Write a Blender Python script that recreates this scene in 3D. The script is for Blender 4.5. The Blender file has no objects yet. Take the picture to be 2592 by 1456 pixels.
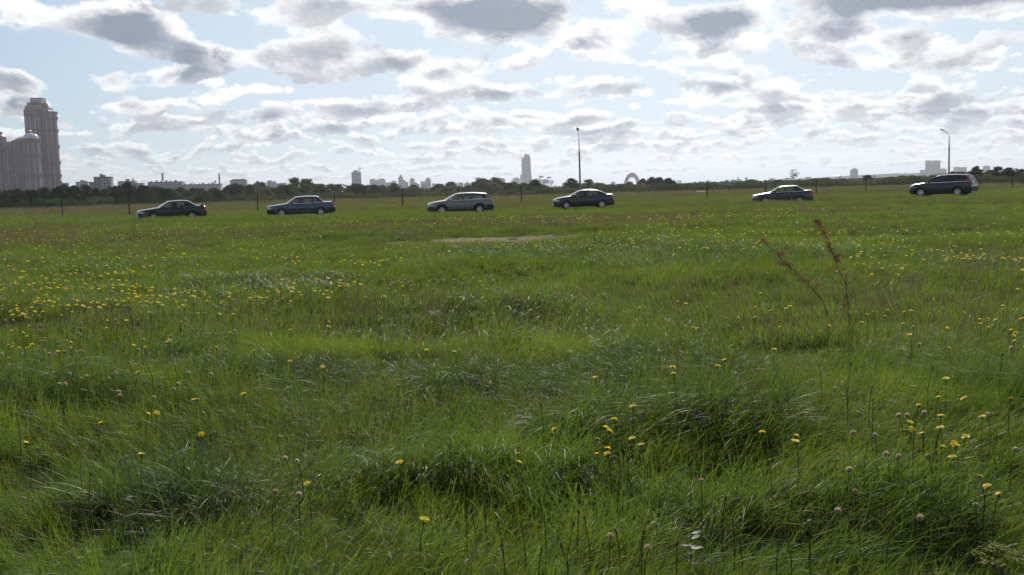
import bpy, bmesh, math, random
import numpy as np
from mathutils import Vector, Matrix

random.seed(7)
RNG = np.random.default_rng(11)
scene = bpy.context.scene
COL = scene.collection

# ---------------------------------------------------------------- camera
CAM_H = 1.5
F_PX, CX, CY = 2490.0, 1296.0, 728.0        # focal length and centre, in photograph pixels
PITCH = math.atan((728.0 - 483.5) / F_PX)   # looking slightly down
ROLL = math.atan(0.0272)                    # the horizon climbs a little to the right
FWD = Vector((0, math.cos(PITCH), -math.sin(PITCH)))
_up0 = Vector((0, math.sin(PITCH), math.cos(PITCH)))
RIGHT = Vector((1, 0, 0)) * math.cos(ROLL) - _up0 * math.sin(ROLL)
UP = Vector((1, 0, 0)) * math.sin(ROLL) + _up0 * math.cos(ROLL)
cam_data = bpy.data.cameras.new("camera")
cam_data.sensor_width = 36.0
cam_data.lens = 36.0 * F_PX / 2592.0
cam_data.clip_start = 0.1
cam_data.clip_end = 40000.0
cam = bpy.data.objects.new("camera", cam_data)
COL.objects.link(cam)
cam.matrix_world = Matrix(((RIGHT.x, UP.x, -FWD.x, 0), (RIGHT.y, UP.y, -FWD.y, 0),
                           (RIGHT.z, UP.z, -FWD.z, CAM_H), (0, 0, 0, 1)))
scene.camera = cam


def ray(px, py):
    d = FWD * F_PX + RIGHT * (px - CX) + UP * (CY - py)
    return d.normalized()


def hor(px):
    return 483.5 - 0.0272 * (px - 1296.0)


def at(px, py, Y):
    """the point at depth Y (metres north of the viewer) seen in this direction"""
    d = ray(px, py)
    return Vector((d.x / d.y * Y, Y, CAM_H + d.z / d.y * Y))


def on_level(px, py, z):
    d = ray(px, py)
    t = (z - CAM_H) / d.z
    return Vector((d.x * t, d.y * t, z))


# ---------------------------------------------------------------- world, sun, exposure
SUN_EL, SUN_AZ = math.radians(37), math.radians(9)      # azimuth to the right of the view axis
sd = bpy.data.lights.new("sun", 'SUN')
sd.energy = 4.2
sd.angle = math.radians(0.53)
sd.color = (1.0, 0.95, 0.86)
sun = bpy.data.objects.new("sun", sd)
COL.objects.link(sun)
_sv = Vector((math.sin(SUN_AZ) * math.cos(SUN_EL), math.cos(SUN_AZ) * math.cos(SUN_EL), math.sin(SUN_EL)))
sun.rotation_euler = _sv.to_track_quat('Z', 'Y').to_euler()

scene.view_settings.view_transform = 'Standard'
scene.view_settings.look = 'None'
scene.view_settings.exposure = 0.22
scene.view_settings.gamma = 1.0
scene.view_settings.use_curve_mapping = False
scene.render.engine = 'CYCLES'
scene.cycles.max_bounces = 6
scene.cycles.diffuse_bounces = 3
scene.cycles.glossy_bounces = 3
scene.cycles.transmission_bounces = 4
scene.cycles.transparent_max_bounces = 10
scene.cycles.volume_bounces = 0

SKY_STRENGTH = 0.075
CLOUD_SEED = 3.7


class G:
    """tiny node-graph helper"""

    def __init__(self, tree):
        self.t = tree

    def put(self, sock, v):
        if isinstance(v, bpy.types.NodeSocket):
            self.t.links.new(v, sock)
        elif v is not None:
            sock.default_value = v

    def node(self, typ, **kw):
        n = self.t.nodes.new(typ)
        for k, v in kw.items():
            setattr(n, k, v)
        return n

    def m(self, op, a, b=None, c=None, clamp=False):
        n = self.t.nodes.new('ShaderNodeMath')
        n.operation = op
        n.use_clamp = clamp
        for i, v in enumerate((a, b, c)):
            self.put(n.inputs[i], v)
        return n.outputs[0]

    def v(self, op, a, b=None, scale=None):
        n = self.t.nodes.new('ShaderNodeVectorMath')
        n.operation = op
        self.put(n.inputs[0], a)
        if b is not None:
            self.put(n.inputs[1], b)
        if scale is not None:
            self.put(n.inputs['Scale'], scale)
        return n.outputs['Value'] if op in ('DOT_PRODUCT', 'LENGTH', 'DISTANCE') else n.outputs['Vector']

    def xyz(self, x, y, z):
        n = self.t.nodes.new('ShaderNodeCombineXYZ')
        for i, v in enumerate((x, y, z)):
            self.put(n.inputs[i], v)
        return n.outputs[0]

    def sep(self, a):
        n = self.t.nodes.new('ShaderNodeSeparateXYZ')
        self.put(n.inputs[0], a)
        return n.outputs

    def smooth(self, x, lo, hi, a=0.0, b=1.0):
        n = self.t.nodes.new('ShaderNodeMapRange')
        n.interpolation_type = 'SMOOTHSTEP'
        self.put(n.inputs['Value'], x)
        for k, v in (('From Min', lo), ('From Max', hi), ('To Min', a), ('To Max', b)):
            self.put(n.inputs[k], v)
        return n.outputs[0]

    def lin(self, x, lo, hi, a=0.0, b=1.0):
        n = self.t.nodes.new('ShaderNodeMapRange')
        self.put(n.inputs['Value'], x)
        for k, v in (('From Min', lo), ('From Max', hi), ('To Min', a), ('To Max', b)):
            self.put(n.inputs[k], v)
        return n.outputs[0]

    def noise(self, vec, scale, detail=4.0, rough=0.55, out='Fac', dist=0.0):
        n = self.t.nodes.new('ShaderNodeTexNoise')
        self.put(n.inputs['Vector'], vec)
        self.put(n.inputs['Scale'], scale)
        n.inputs['Detail'].default_value = detail
        n.inputs['Roughness'].default_value = rough
        n.inputs['Distortion'].default_value = dist
        return n.outputs[out]

    def mix(self, f, a, b, mode='MIX'):
        n = self.t.nodes.new('ShaderNodeMix')
        n.data_type = 'RGBA'
        n.blend_type = mode
        n.clamp_factor = True
        self.put(n.inputs['Factor'], f)
        for k, v in (('A', a), ('B', b)):
            s = [i for i in n.inputs if i.name == k and i.type == 'RGBA'][0]
            if isinstance(v, tuple) and len(v) == 3:
                v = v + (1.0,)
            self.put(s, v)
        return [o for o in n.outputs if o.type == 'RGBA'][0]


def azel(px, py):
    d = ray(px, py)
    return math.atan2(d.x, d.y), math.asin(d.z)


def build_world():
    w = bpy.data.worlds.new("World")
    scene.world = w
    w.use_nodes = True
    nt = w.node_tree
    nt.nodes.clear()
    g = G(nt)
    out = g.node('ShaderNodeOutputWorld')
    bg = g.node('ShaderNodeBackground')
    nt.links.new(bg.outputs[0], out.inputs[0])
    bg.inputs['Strength'].default_value = SKY_STRENGTH
    sky = g.node('ShaderNodeTexSky', sky_type='NISHITA')
    sky.sun_disc = False
    sky.sun_elevation = SUN_EL
    sky.sun_rotation = SUN_AZ
    sky.altitude = 150
    sky.air_density = 1.0
    sky.dust_density = 0.25
    sky.ozone_density = 4.0
    tc = g.node('ShaderNodeTexCoord')
    d = g.v('NORMALIZE', tc.outputs['Generated'])
    x, y, z = g.sep(d)
    zc = g.m('MAXIMUM', z, 0.0)
    az = g.m('ARCTAN2', x, y)
    el = g.m('ARCSINE', zc)
    ae = g.xyz(az, el, 0.0)
    # where the larger clouds and the blue gaps of this afternoon stand: (px, py, half width, half height, weight)
    CL = [(1290, 40, 230, 62, .30), (1800, 60, 120, 55, .27), (2330, -10, 300, 40, .34), (2120, 80, 75, 36, .24),
          (2310, 100, 95, 34, .20), (310, 90, 110, 42, .27), (490, 165, 95, 60, .20), (1010, 160, 125, 45, .20),
          (1190, 170, 80, 30, .14), (1250, 240, 150, 24, .16), (920, 282, 110, 20, .18), (440, 325, 105, 26, .17),
          (1830, 222, 95, 26, .20), (1595, 225, 55, 28, .18), (270, 192, 105, 34, .16), (35, 205, 55, 30, .16),
          (30, 262, 60, 30, .14), (2400, 270, 190, 40, .18), (1960, 275, 95, 32, .16), (690, 292, 55, 24, .16),
          (620, 130, 150, 40, .10), (830, 130, 90, 40, .12), (760, 215, 80, 24, .12), (160, 30, 170, 30, .10),
          (620, 25, 250, 26, .08), (1540, 330, 200, 26, .12), (2100, 160, 90, 24, .12), (2380, 165, 110, 25, .12),
          (1000, 15, 130, 26, .18), (330, 262, 90, 20, .14), (1500, 110, 90, 34, .14), (2490, 130, 90, 40, .06),
          (110, 140, 130, 40, -.30), (200, 250, 60, 50, -.24), (560, 262, 110, 22, -.20), (1650, 175, 90, 40, -.16),
          (2200, 205, 140, 22, -.20), (1700, 275, 150, 22, -.20), (700, 245, 120, 12, -.18), (2540, 60, 90, 20, -.14),
          (2520, 215, 90, 26, -.22), (980, 90, 70, 34, -.20), (880, 232, 110, 16, -.12), (1480, 190, 60, 40, -.12),
          (1990, 20, 50, 30, -.2), (120, 330, 90, 40, -.12), (560, 90, 60, 26, -.1), (720, 90, 80, 20, -.10)]
    bias = None
    for (px, py, sx, sy, wt) in CL:
        a0, e0 = azel(px, py)
        k = 0.92
        q = g.v('MULTIPLY', g.v('SUBTRACT', ae, (a0, e0, 0.0)), (F_PX / (sx * k), F_PX / (sy * k), 0.0))
        e = g.m('EXPONENT', g.m('MULTIPLY', g.v('DOT_PRODUCT', q, q), -1.0))
        bias = g.m('MULTIPLY', e, wt) if bias is None else g.m('MULTIPLY_ADD', e, wt, bias)
    # clouds stand in ranks, one behind the other: each rank has its own height above the horizon and its own scale
    sv = g.v('DOT_PRODUCT', d, tuple(_sv))
    tk = g.smooth(bias, 0.06, 0.30, 0.0, 0.42)
    T = None
    Gr = None
    E0 = [0.180, 0.148, 0.120, 0.098, 0.079, 0.063, 0.049, 0.037, 0.026, 0.017]
    for i, e0 in enumerate(E0):
        wob = g.noise(g.xyz(g.m('MULTIPLY', az, 0.55 / e0), 7.3 * i + CLOUD_SEED, 0.0), 1.0, 0.0, 0.5)
        ei = g.m('MULTIPLY', g.m('MULTIPLY_ADD', wob, 0.60, 0.70), e0)
        rel = g.m('DIVIDE', g.m('SUBTRACT', el, ei), e0)          # 0 in the middle of the rank
        u = g.m('DIVIDE', az, e0)
        q0 = g.xyz(u, rel, 3.1 * i + CLOUD_SEED)
        hi = g.noise(g.v('MULTIPLY', q0, (4.4, 7.6, 1.0)), 1.0, 4.5 if i < 4 else 3.0, 0.62)

        def dens(shift):
            r2 = g.m('ADD', rel, shift)
            q = g.xyz(u, r2, 3.1 * i + CLOUD_SEED)
            lo = g.noise(g.v('MULTIPLY', q, (1.6, 3.7 + 0.10 * i, 1.0)), 1.0, 1.0, 0.5)
            n = g.m('MULTIPLY_ADD', hi, 0.44, g.m('MULTIPLY', lo, 0.74))
            if i == 0:                                            # the highest rank goes on overhead
                win = g.m('MULTIPLY', g.m('POWER', g.m('MAXIMUM', g.m('MULTIPLY', r2, -2.6), 0.0), 2.0), 0.28)
            else:
                up = g.m('MAXIMUM', r2, 0.0)
                dn = g.m('MAXIMUM', g.m('MULTIPLY', r2, -1.5), 0.0)
                win = g.m('MULTIPLY', g.m('POWER', g.m('MULTIPLY', g.m('ADD', up, dn), 2.9), 2.0), 0.28)
            return g.m('SUBTRACT', g.m('MULTIPLY_ADD', bias, 0.72, n), g.m('ADD', win, THR))
        THR = [0.622, 0.597, 0.572, 0.555, 0.543, 0.534, 0.527, 0.522, 0.516, 0.51][i]
        d0 = dens(0.0)
        d1 = dens(0.08)
        a = g.smooth(d0, -0.012, 0.07, 0.0, 0.95)
        thick = g.m('ADD', g.m('MULTIPLY', g.smooth(d1, -0.04, 0.17), 0.70), g.m('MULTIPLY', g.smooth(d0, 0.10, 0.36), 0.45))
        gi = g.m('ADD', thick, tk)
        if T is None:
            Gr = g.m('MULTIPLY', a, gi)
            T = g.m('SUBTRACT', 1.0, a)
        else:
            Gr = g.m('MULTIPLY_ADD', g.m('MULTIPLY', T, a), gi, Gr)
            T = g.m('MULTIPLY', T, g.m('SUBTRACT', 1.0, a))
    A = g.m('SUBTRACT', 1.0, T)
    far = g.m('EXPONENT', g.m('MULTIPLY', el, -17.0))
    glow = g.smooth(sv, 0.1, 0.95)
    white = g.mix(glow, (0.70, 0.73, 0.76), (1.02, 1.01, 0.99))
    # forward-scattered light round the sun, as in any bright broken cloud
    aur = g.m('POWER', g.m('MAXIMUM', sv, 0.0), 40.0)
    white = g.v('SCALE', white, scale=g.m('MULTIPLY_ADD', aur, 1.6, 1.0))
    white = g.mix(far, white, (0.60, 0.62, 0.645))
    grey = g.mix(far, (0.185, 0.22, 0.295), (0.175, 0.225, 0.305))
    k = 1.0 / SKY_STRENGTH
    gn = g.m('DIVIDE', Gr, g.m('MAXIMUM', A, 0.02), clamp=True)
    cloud = g.mix(gn, white, grey)
    cs = g.v('SCALE', cloud, scale=k)
    # thin bright veil towards the sun between the clouds
    veil = g.m('MULTIPLY', g.smooth(sv, 0.58, 0.88), 0.72)
    blue = g.mix(veil, sky.outputs[0], (0.60 * k, 0.68 * k, 0.75 * k))
    blue = g.mix(g.m('MULTIPLY', far, 0.92), blue, (0.36 * k, 0.45 * k, 0.55 * k))
    col = g.mix(A, blue, cs)
    nt.links.new(col, bg.inputs['Color'])
    w.cycles.sampling_method = 'MANUAL'
    w.cycles.sample_map_resolution = 512


build_world()

# ---------------------------------------------------------------- helpers
def tag(o, label=None, cat=None, group=None, kind=None):
    for k, v in (('label', label), ('category', cat), ('group', group), ('kind', kind)):
        if v:
            o[k] = v
    return o


def empty(name, loc=(0, 0, 0), rz=0.0, label=None, cat=None, group=None):
    o = bpy.data.objects.new(name, None)
    o.empty_display_size = 0.2
    COL.objects.link(o)
    o.location = loc
    o.rotation_euler = (0, 0, rz)
    return tag(o, label, cat, group)


def mesh_obj(name, me, mat=None, parent=None, link=True):
    o = bpy.data.objects.new(name, me)
    if link:
        COL.objects.link(o)
    if mat is not None and not me.materials:
        me.materials.append(mat)
    if parent is not None:
        o.parent = parent
    return o


def copy_tree(root, loc=None, rz=None, scale=None):
    r = root.copy()
    COL.objects.link(r)
    for ch in root.children:
        c = ch.copy()
        COL.objects.link(c)
        c.parent = r
        c.matrix_parent_inverse = ch.matrix_parent_inverse.copy()
    if loc is not None:
        r.location = loc
    if rz is not None:
        r.rotation_euler = (0, 0, rz)
    if scale is not None:
        r.scale = scale
    return r


class MB:
    """collects vertices and faces of one mesh"""

    def __init__(self):
        self.v, self.f, self.sm = [], [], []

    def add(self, verts, faces, smooth=False):
        b = len(self.v)
        self.v += [tuple(p) for p in verts]
        self.f += [tuple(i + b for i in q) for q in faces]
        self.sm += [smooth] * len(faces)
        return self

    def box(self, x0, x1, y0, y1, z0, z1):
        v = [(x0, y0, z0), (x1, y0, z0), (x1, y1, z0), (x0, y1, z0), (x0, y0, z1), (x1, y0, z1), (x1, y1, z1), (x0, y1, z1)]
        return self.add(v, [(0, 3, 2, 1), (4, 5, 6, 7), (0, 1, 5, 4), (1, 2, 6, 5), (2, 3, 7, 6), (3, 0, 4, 7)])

    def grid(self, rows, closed=False, smooth=True):
        n = len(rows[0])
        v = [p for r in rows for p in r]
        f = []
        for i in range(len(rows) - 1):
            for j in range(n if closed else n - 1):
                k = (j + 1) % n
                f.append((i * n + j, i * n + k, (i + 1) * n + k, (i + 1) * n + j))
        return self.add(v, f, smooth)

    def tube(self, pts, radii, n=6, cap=True, smooth=True):
        rows = []
        pts = [Vector(p) for p in pts]
        if not hasattr(radii, '__len__'):
            radii = [radii] * len(pts)
        for i, p in enumerate(pts):
            d = (pts[min(i + 1, len(pts) - 1)] - pts[max(i - 1, 0)])
            d = d.normalized() if d.length > 1e-9 else Vector((0, 0, 1))
            a = d.orthogonal().normalized() if abs(d.z) < .9 else (Vector((1, 0, 0)) - d * d.x).normalized()
            b = d.cross(a)
            rows.append([p + (a * math.cos(2 * math.pi * j / n) + b * math.sin(2 * math.pi * j / n)) * radii[i] for j in range(n)])
        self.grid(rows, True, smooth)
        if cap:
            self.add(rows[0], [tuple(range(n))[::-1]])
            self.add(rows[-1], [tuple(range(n))])
        return self

    def lathe(self, prof, n=24, axis='z', origin=(0, 0, 0), smooth=True, a0=0.0, a1=2 * math.pi, sx=1.0, sy=1.0):
        ox, oy, oz = origin
        rows = []
        full = abs(a1 - a0 - 2 * math.pi) < 1e-6
        m = n if full else n + 1
        for r, h in prof:
            row = []
            for j in range(m):
                a = a0 + (a1 - a0) * j / n
                if axis == 'z':
                    row.append((ox + r * math.cos(a) * sx, oy + r * math.sin(a) * sy, oz + h))
                else:
                    row.append((ox + r * math.cos(a), oy + h, oz + r * math.sin(a)))
            rows.append(row)
        return self.grid(rows, full, smooth)

    def mesh(self, name, sharp=None):
        me = bpy.data.meshes.new(name)
        me.from_pydata(self.v, [], self.f)
        me.polygons.foreach_set('use_smooth', self.sm)
        if sharp is not None:
            bm = bmesh.new()
            bm.from_mesh(me)
            bmesh.ops.remove_doubles(bm, verts=bm.verts, dist=1e-4)
            bmesh.ops.recalc_face_normals(bm, faces=bm.faces)
            bm.to_mesh(me)
            bm.free()
            me.set_sharp_from_angle(angle=math.radians(sharp))
        me.update()
        return me

    def build(self, name, mat, parent=None, sharp=None):
        return mesh_obj(name, self.mesh(name, sharp), mat, parent)


def np_mesh(name, V, Fq=None, Ft=None, mat=None, smooth=False):
    """numpy arrays -> mesh; Fq quads, Ft triangles"""
    me = bpy.data.meshes.new(name)
    nq = 0 if Fq is None else len(Fq)
    ntr = 0 if Ft is None else len(Ft)
    me.vertices.add(len(V))
    me.vertices.foreach_set('co', np.asarray(V, dtype=np.float32).ravel())
    loops = np.concatenate([a.ravel() for a in (Fq, Ft) if a is not None and len(a)]).astype(np.int32)
    me.loops.add(len(loops))
    me.loops.foreach_set('vertex_index', loops)
    me.polygons.add(nq + ntr)
    st = np.concatenate([np.arange(nq) * 4, nq * 4 + np.arange(ntr) * 3]).astype(np.int32)
    me.polygons.foreach_set('loop_start', st)
    if smooth:
        me.polygons.foreach_set('use_smooth', np.ones(nq + ntr, dtype=bool))
    me.update(calc_edges=True)
    me.validate()
    if mat is not None:
        me.materials.append(mat)
    return me


# ---------------------------------------------------------------- smooth value noise and the lie of the land
_H = np.random.default_rng(5).random((256, 256))


def vnoise(x, y):
    x = np.asarray(x, dtype=float)
    y = np.asarray(y, dtype=float)
    xi = np.floor(x).astype(int)
    yi = np.floor(y).astype(int)
    fx = x - xi
    fy = y - yi
    fx = fx * fx * (3 - 2 * fx)
    fy = fy * fy * (3 - 2 * fy)
    a = _H[xi & 255, yi & 255]
    b = _H[(xi + 1) & 255, yi & 255]
    c = _H[xi & 255, (yi + 1) & 255]
    d = _H[(xi + 1) & 255, (yi + 1) & 255]
    return (a * (1 - fx) + b * fx) * (1 - fy) + (c * (1 - fx) + d * fx) * fy


def track_mask(x, y):
    """1 on the strip of bare sand of the old wheel track, 0 in the grass"""
    x = np.asarray(x, dtype=float)
    y = np.asarray(y, dtype=float)
    edge = (vnoise(x * 0.7 + 9, y * 0.7) - 0.5) * 1.7 + (vnoise(x * 2.3, y * 2.1) - 0.5) * 1.2
    dy = np.abs(y - (30.6 + 0.045 * (x - 0))) + edge * 0.8
    ex = np.clip((x + 4.4 + .4 * edge) / 1.5, 0, 1) * np.clip((2.9 - x + .4 * edge) / 2.0, 0, 1)
    return np.clip((1.5 - dy) / 0.8, 0, 1) * ex * np.clip((32.3 + 0.045 * x - y) / 0.4, 0, 1)


# long-grass tussocks and the dark hollows between them, as ground positions (x, y, radius)
TUSSOCK = [(on_level(px, py, .15).x, on_level(px, py, .15).y, r) for px, py, r in
           ((1500, 1060, .36), (1800, 1060, .36), (1250, 1160, .30), (2250, 1240, .34), (420, 1240, .28), (150, 1000, .4), (1150, 930, .35), (980, 1180, .24), (1650, 860, .4))]
HOLLOW = [(on_level(px, py, .05).x, on_level(px, py, .05).y, r) for px, py, r in
          ((1500, 1300, .36), (1800, 1210, .28), (2350, 1420, .34), (1300, 1360, .26), (1080, 905, .4), (250, 1050, .4), (60, 1230, .35), (930, 810, .5), (2050, 1330, .3),
           (330, 1350, .25), (1700, 760, .6), (1980, 870, .5), (1900, 1420, .4), (2560, 1290, .3))]


def spots(L, x, y):
    v = np.zeros_like(np.asarray(x, dtype=float))
    for (cx, cy, r) in L:
        v = np.maximum(v, np.exp(-(((x - cx) / (1.25 * r)) ** 2 + ((y - cy) / r) ** 2)))
    return v


def hgt(x, y):
    x = np.asarray(x, dtype=float)
    y = np.asarray(y, dtype=float)
    r = np.hypot(x, y)
    near = np.clip((60 - r) / 40, 0, 1)
    mid = np.clip((160 - r) / 80, 0, 1)
    h = near * 0.20 * (vnoise(x / 1.5, y / 1.5) - 0.5) + mid * 0.16 * (vnoise(x / 5 + 31, y / 5 + 7) - 0.5) \
        + mid * 0.18 * (vnoise(x / 19 + 3, y / 19 + 57) - 0.5)
    # turf bank behind the sandy track
    bank = np.clip((y - (32.3 + 0.045 * x)) / 0.5, 0, 1) * np.clip((46 - y) / 12, 0, 1) * np.clip((x + 12) / 6, 0, 1) * np.clip((12 - x) / 8, 0, 1)
    h = h + 0.05 * spots(TUSSOCK, x, y) - 0.09 * spots(HOLLOW, x, y)
    band = np.clip((r - 22) / 12, 0, 1) * np.clip((115 - r) / 40, 0, 1)
    h = h + band * 0.26 * (vnoise(x / 15 + 4, y / 3.4 + .03 * x) - 0.5)
    return h * (1 - 0.7 * track_mask(x, y)) + 0.12 * bank


def hz(x, y):
    return float(hgt(x, y))


# ---------------------------------------------------------------- materials
MATS = {}


def principled(name, col, rough=0.6, metal=0.0, spec=0.5, coat=0.0, trans=0.0, noise=None, ior=1.45, alpha=None):
    if name in MATS:
        return MATS[name]
    m = bpy.data.materials.new(name)
    m.use_nodes = True
    nt = m.node_tree
    b = nt.nodes['Principled BSDF']
    b.inputs['Base Color'].default_value = (*col, 1)
    b.inputs['Roughness'].default_value = rough
    b.inputs['Metallic'].default_value = metal
    b.inputs['Specular IOR Level'].default_value = spec
    b.inputs['Coat Weight'].default_value = coat
    b.inputs['Coat Roughness'].default_value = 0.26
    b.inputs['Transmission Weight'].default_value = trans
    b.inputs['IOR'].default_value = ior
    if noise:
        sc, amt = noise
        g = G(nt)
        tc = g.node('ShaderNodeTexCoord')
        n = g.noise(tc.outputs['Object'], sc, 5.0, 0.6)
        lo = tuple(c * (1 - amt) for c in col)
        hi = tuple(min(1, c * (1 + amt)) for c in col)
        nt.links.new(g.mix(g.smooth(n, 0.3, 0.7), lo, hi), b.inputs['Base Color'])
    MATS[name] = m
    return m


def glass_mat(name, tint, a, rough=0.02):
    """thin car glass: part clear tint, part mirror"""
    if name in MATS:
        return MATS[name]
    m = bpy.data.materials.new(name)
    m.use_nodes = True
    nt = m.node_tree
    nt.nodes.clear()
    g = G(nt)
    out = g.node('ShaderNodeOutputMaterial')
    tr = g.node('ShaderNodeBsdfTransparent')
    tr.inputs[0].default_value = (*tint, 1)
    gl = g.node('ShaderNodeBsdfGlossy')
    gl.inputs['Roughness'].default_value = rough
    fr = g.node('ShaderNodeFresnel')
    fr.inputs[0].default_value = 1.5
    mx = g.node('ShaderNodeMixShader')
    nt.links.new(g.m('MULTIPLY_ADD', fr.outputs[0], 1.0, a, clamp=True), mx.inputs[0])
    nt.links.new(tr.outputs[0], mx.inputs[1])
    nt.links.new(gl.outputs[0], mx.inputs[2])
    nt.links.new(mx.outputs[0], out.inputs[0])
    MATS[name] = m
    return m


def leaf_mat(name, c_lo, c_hi, trans_col, trans=0.4, rough=0.5, scale=1.5, per_obj=0.35, spec=0.3, tip=None):
    """leaves and blades: reflect, and let the sun shine through"""
    if name in MATS:
        return MATS[name]
    m = bpy.data.materials.new(name)
    m.use_nodes = True
    nt = m.node_tree
    nt.nodes.clear()
    g = G(nt)
    out = g.node('ShaderNodeOutputMaterial')
    geo = g.node('ShaderNodeNewGeometry')
    oi = g.node('ShaderNodeObjectInfo')
    n = g.noise(geo.outputs['Position'], scale, 3.0, 0.6)
    f = g.m('ADD', g.smooth(n, 0.3, 0.7), g.m('MULTIPLY', g.m('SUBTRACT', oi.outputs['Random'], 0.5), per_obj), clamp=True)
    col = g.mix(f, c_lo, c_hi)
    b = g.node('ShaderNodeBsdfPrincipled')
    b.inputs['Roughness'].default_value = rough
    b.inputs['Specular IOR Level'].default_value = spec
    nt.links.new(col, b.inputs['Base Color'])
    t = g.node('ShaderNodeBsdfTranslucent')
    tcol = g.mix(f, tuple(c * 0.8 for c in trans_col), trans_col)
    nt.links.new(tcol, t.inputs['Color'])
    mx = g.node('ShaderNodeMixShader')
    mx.inputs[0].default_value = trans
    nt.links.new(b.outputs[0], mx.inputs[1])
    nt.links.new(t.outputs[0], mx.inputs[2])
    nt.links.new(mx.outputs[0], out.inputs[0])
    MATS[name] = m
    return m

# ---------------------------------------------------------------- ground
def ground_material():
    m = bpy.data.materials.new("meadow_ground")
    m.use_nodes = True
    nt = m.node_tree
    b = nt.nodes['Principled BSDF']
    g = G(nt)
    geo = g.node('ShaderNodeNewGeometry')
    P = geo.outputs['Position']
    n1 = g.noise(P, 0.9, 6.0, 0.65)
    n2 = g.noise(P, 0.06, 4.0, 0.55)
    n3 = g.noise(g.v('MULTIPLY', P, (0.35, 2.0, 1.0)), 0.35, 6.0, 0.7)
    c = g.mix(g.smooth(n1, 0.3, 0.7), (0.030, 0.045, 0.012), (0.062, 0.088, 0.022))
    c = g.mix(g.m('MULTIPLY', g.smooth(n2, 0.42, 0.65), 0.7), c, (0.095, 0.10, 0.035))
    c = g.mix(g.m('MULTIPLY', g.smooth(n3, 0.5, 0.75), 0.5), c, (0.085, 0.07, 0.035))
    nt.links.new(c, b.inputs['Base Color'])
    b.inputs['Roughness'].default_value = 0.95
    b.inputs['Specular IOR Level'].default_value = 0.0
    bp = g.node('ShaderNodeBump')
    bp.inputs['Strength'].default_value = 0.6
    bp.inputs['Distance'].default_value = 0.06
    nt.links.new(g.noise(P, 7.0, 5.0, 0.7), bp.inputs['Height'])
    nt.links.new(bp.outputs[0], b.inputs['Normal'])
    return m


def polar(n_r, r0, r1, a_list, zoff=0.0, maskf=None):
    rr = r0 * (r1 / r0) ** (np.arange(n_r) / (n_r - 1))
    A, R = np.meshgrid(np.asarray(a_list), rr)
    X, Y = R * np.sin(A), R * np.cos(A)
    Z = hgt(X, Y) + zoff
    return X, Y, Z


def build_ground():
    fine = np.radians(np.linspace(-42, 42, 300))
    coarse = np.radians(np.linspace(42, 318, 60))[1:-1]
    al = np.concatenate([fine, coarse])
    X, Y, Z = polar(250, 0.4, 9500.0, al)
    nr, na = X.shape
    V = np.stack([X, Y, Z], -1).reshape(-1, 3)
    V = np.vstack([V, [[0, 0, hz(0, 0)]]])
    i, j = np.meshgrid(np.arange(nr - 1), np.arange(na), indexing='ij')
    k = (j + 1) % na
    q = np.stack([i * na + j, i * na + k, (i + 1) * na + k, (i + 1) * na + j], -1).reshape(-1, 4)[:, ::-1]
    jj = np.arange(na)
    t = np.stack([np.full(na, nr * na), jj, (jj + 1) % na], -1)[:, ::-1]
    me = np_mesh("ground", V, q, t, ground_material(), True)
    o = mesh_obj("ground", me)
    tag(o, kind='structure')
    # the sandy wheel track
    xs = np.linspace(-8.5, 6.5, 150)
    ys = np.linspace(26.5, 34.5, 80)
    XX, YY = np.meshgrid(xs, ys)
    M = track_mask(XX, YY)
    ZZ = hgt(XX, YY) + 0.012 + 0.02 * (vnoise(XX * 5, YY * 5) - .5)
    V = np.stack([XX, YY, ZZ], -1).reshape(-1, 3)
    ny, nx = XX.shape
    i, j = np.meshgrid(np.arange(ny - 1), np.arange(nx - 1), indexing='ij')
    q = np.stack([i * nx + j, i * nx + j + 1, (i + 1) * nx + j + 1, (i + 1) * nx + j], -1).reshape(-1, 4)
    mk = M.ravel()[q].mean(1) > 0.35
    sand = principled("sand_track", (0.135, 0.10, 0.062), 0.95, spec=0.1, noise=(3.0, 0.35))
    o = mesh_obj("dirt_track", np_mesh("dirt_track", V, q[mk], None, sand, True))
    tag(o, kind='structure')


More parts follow.
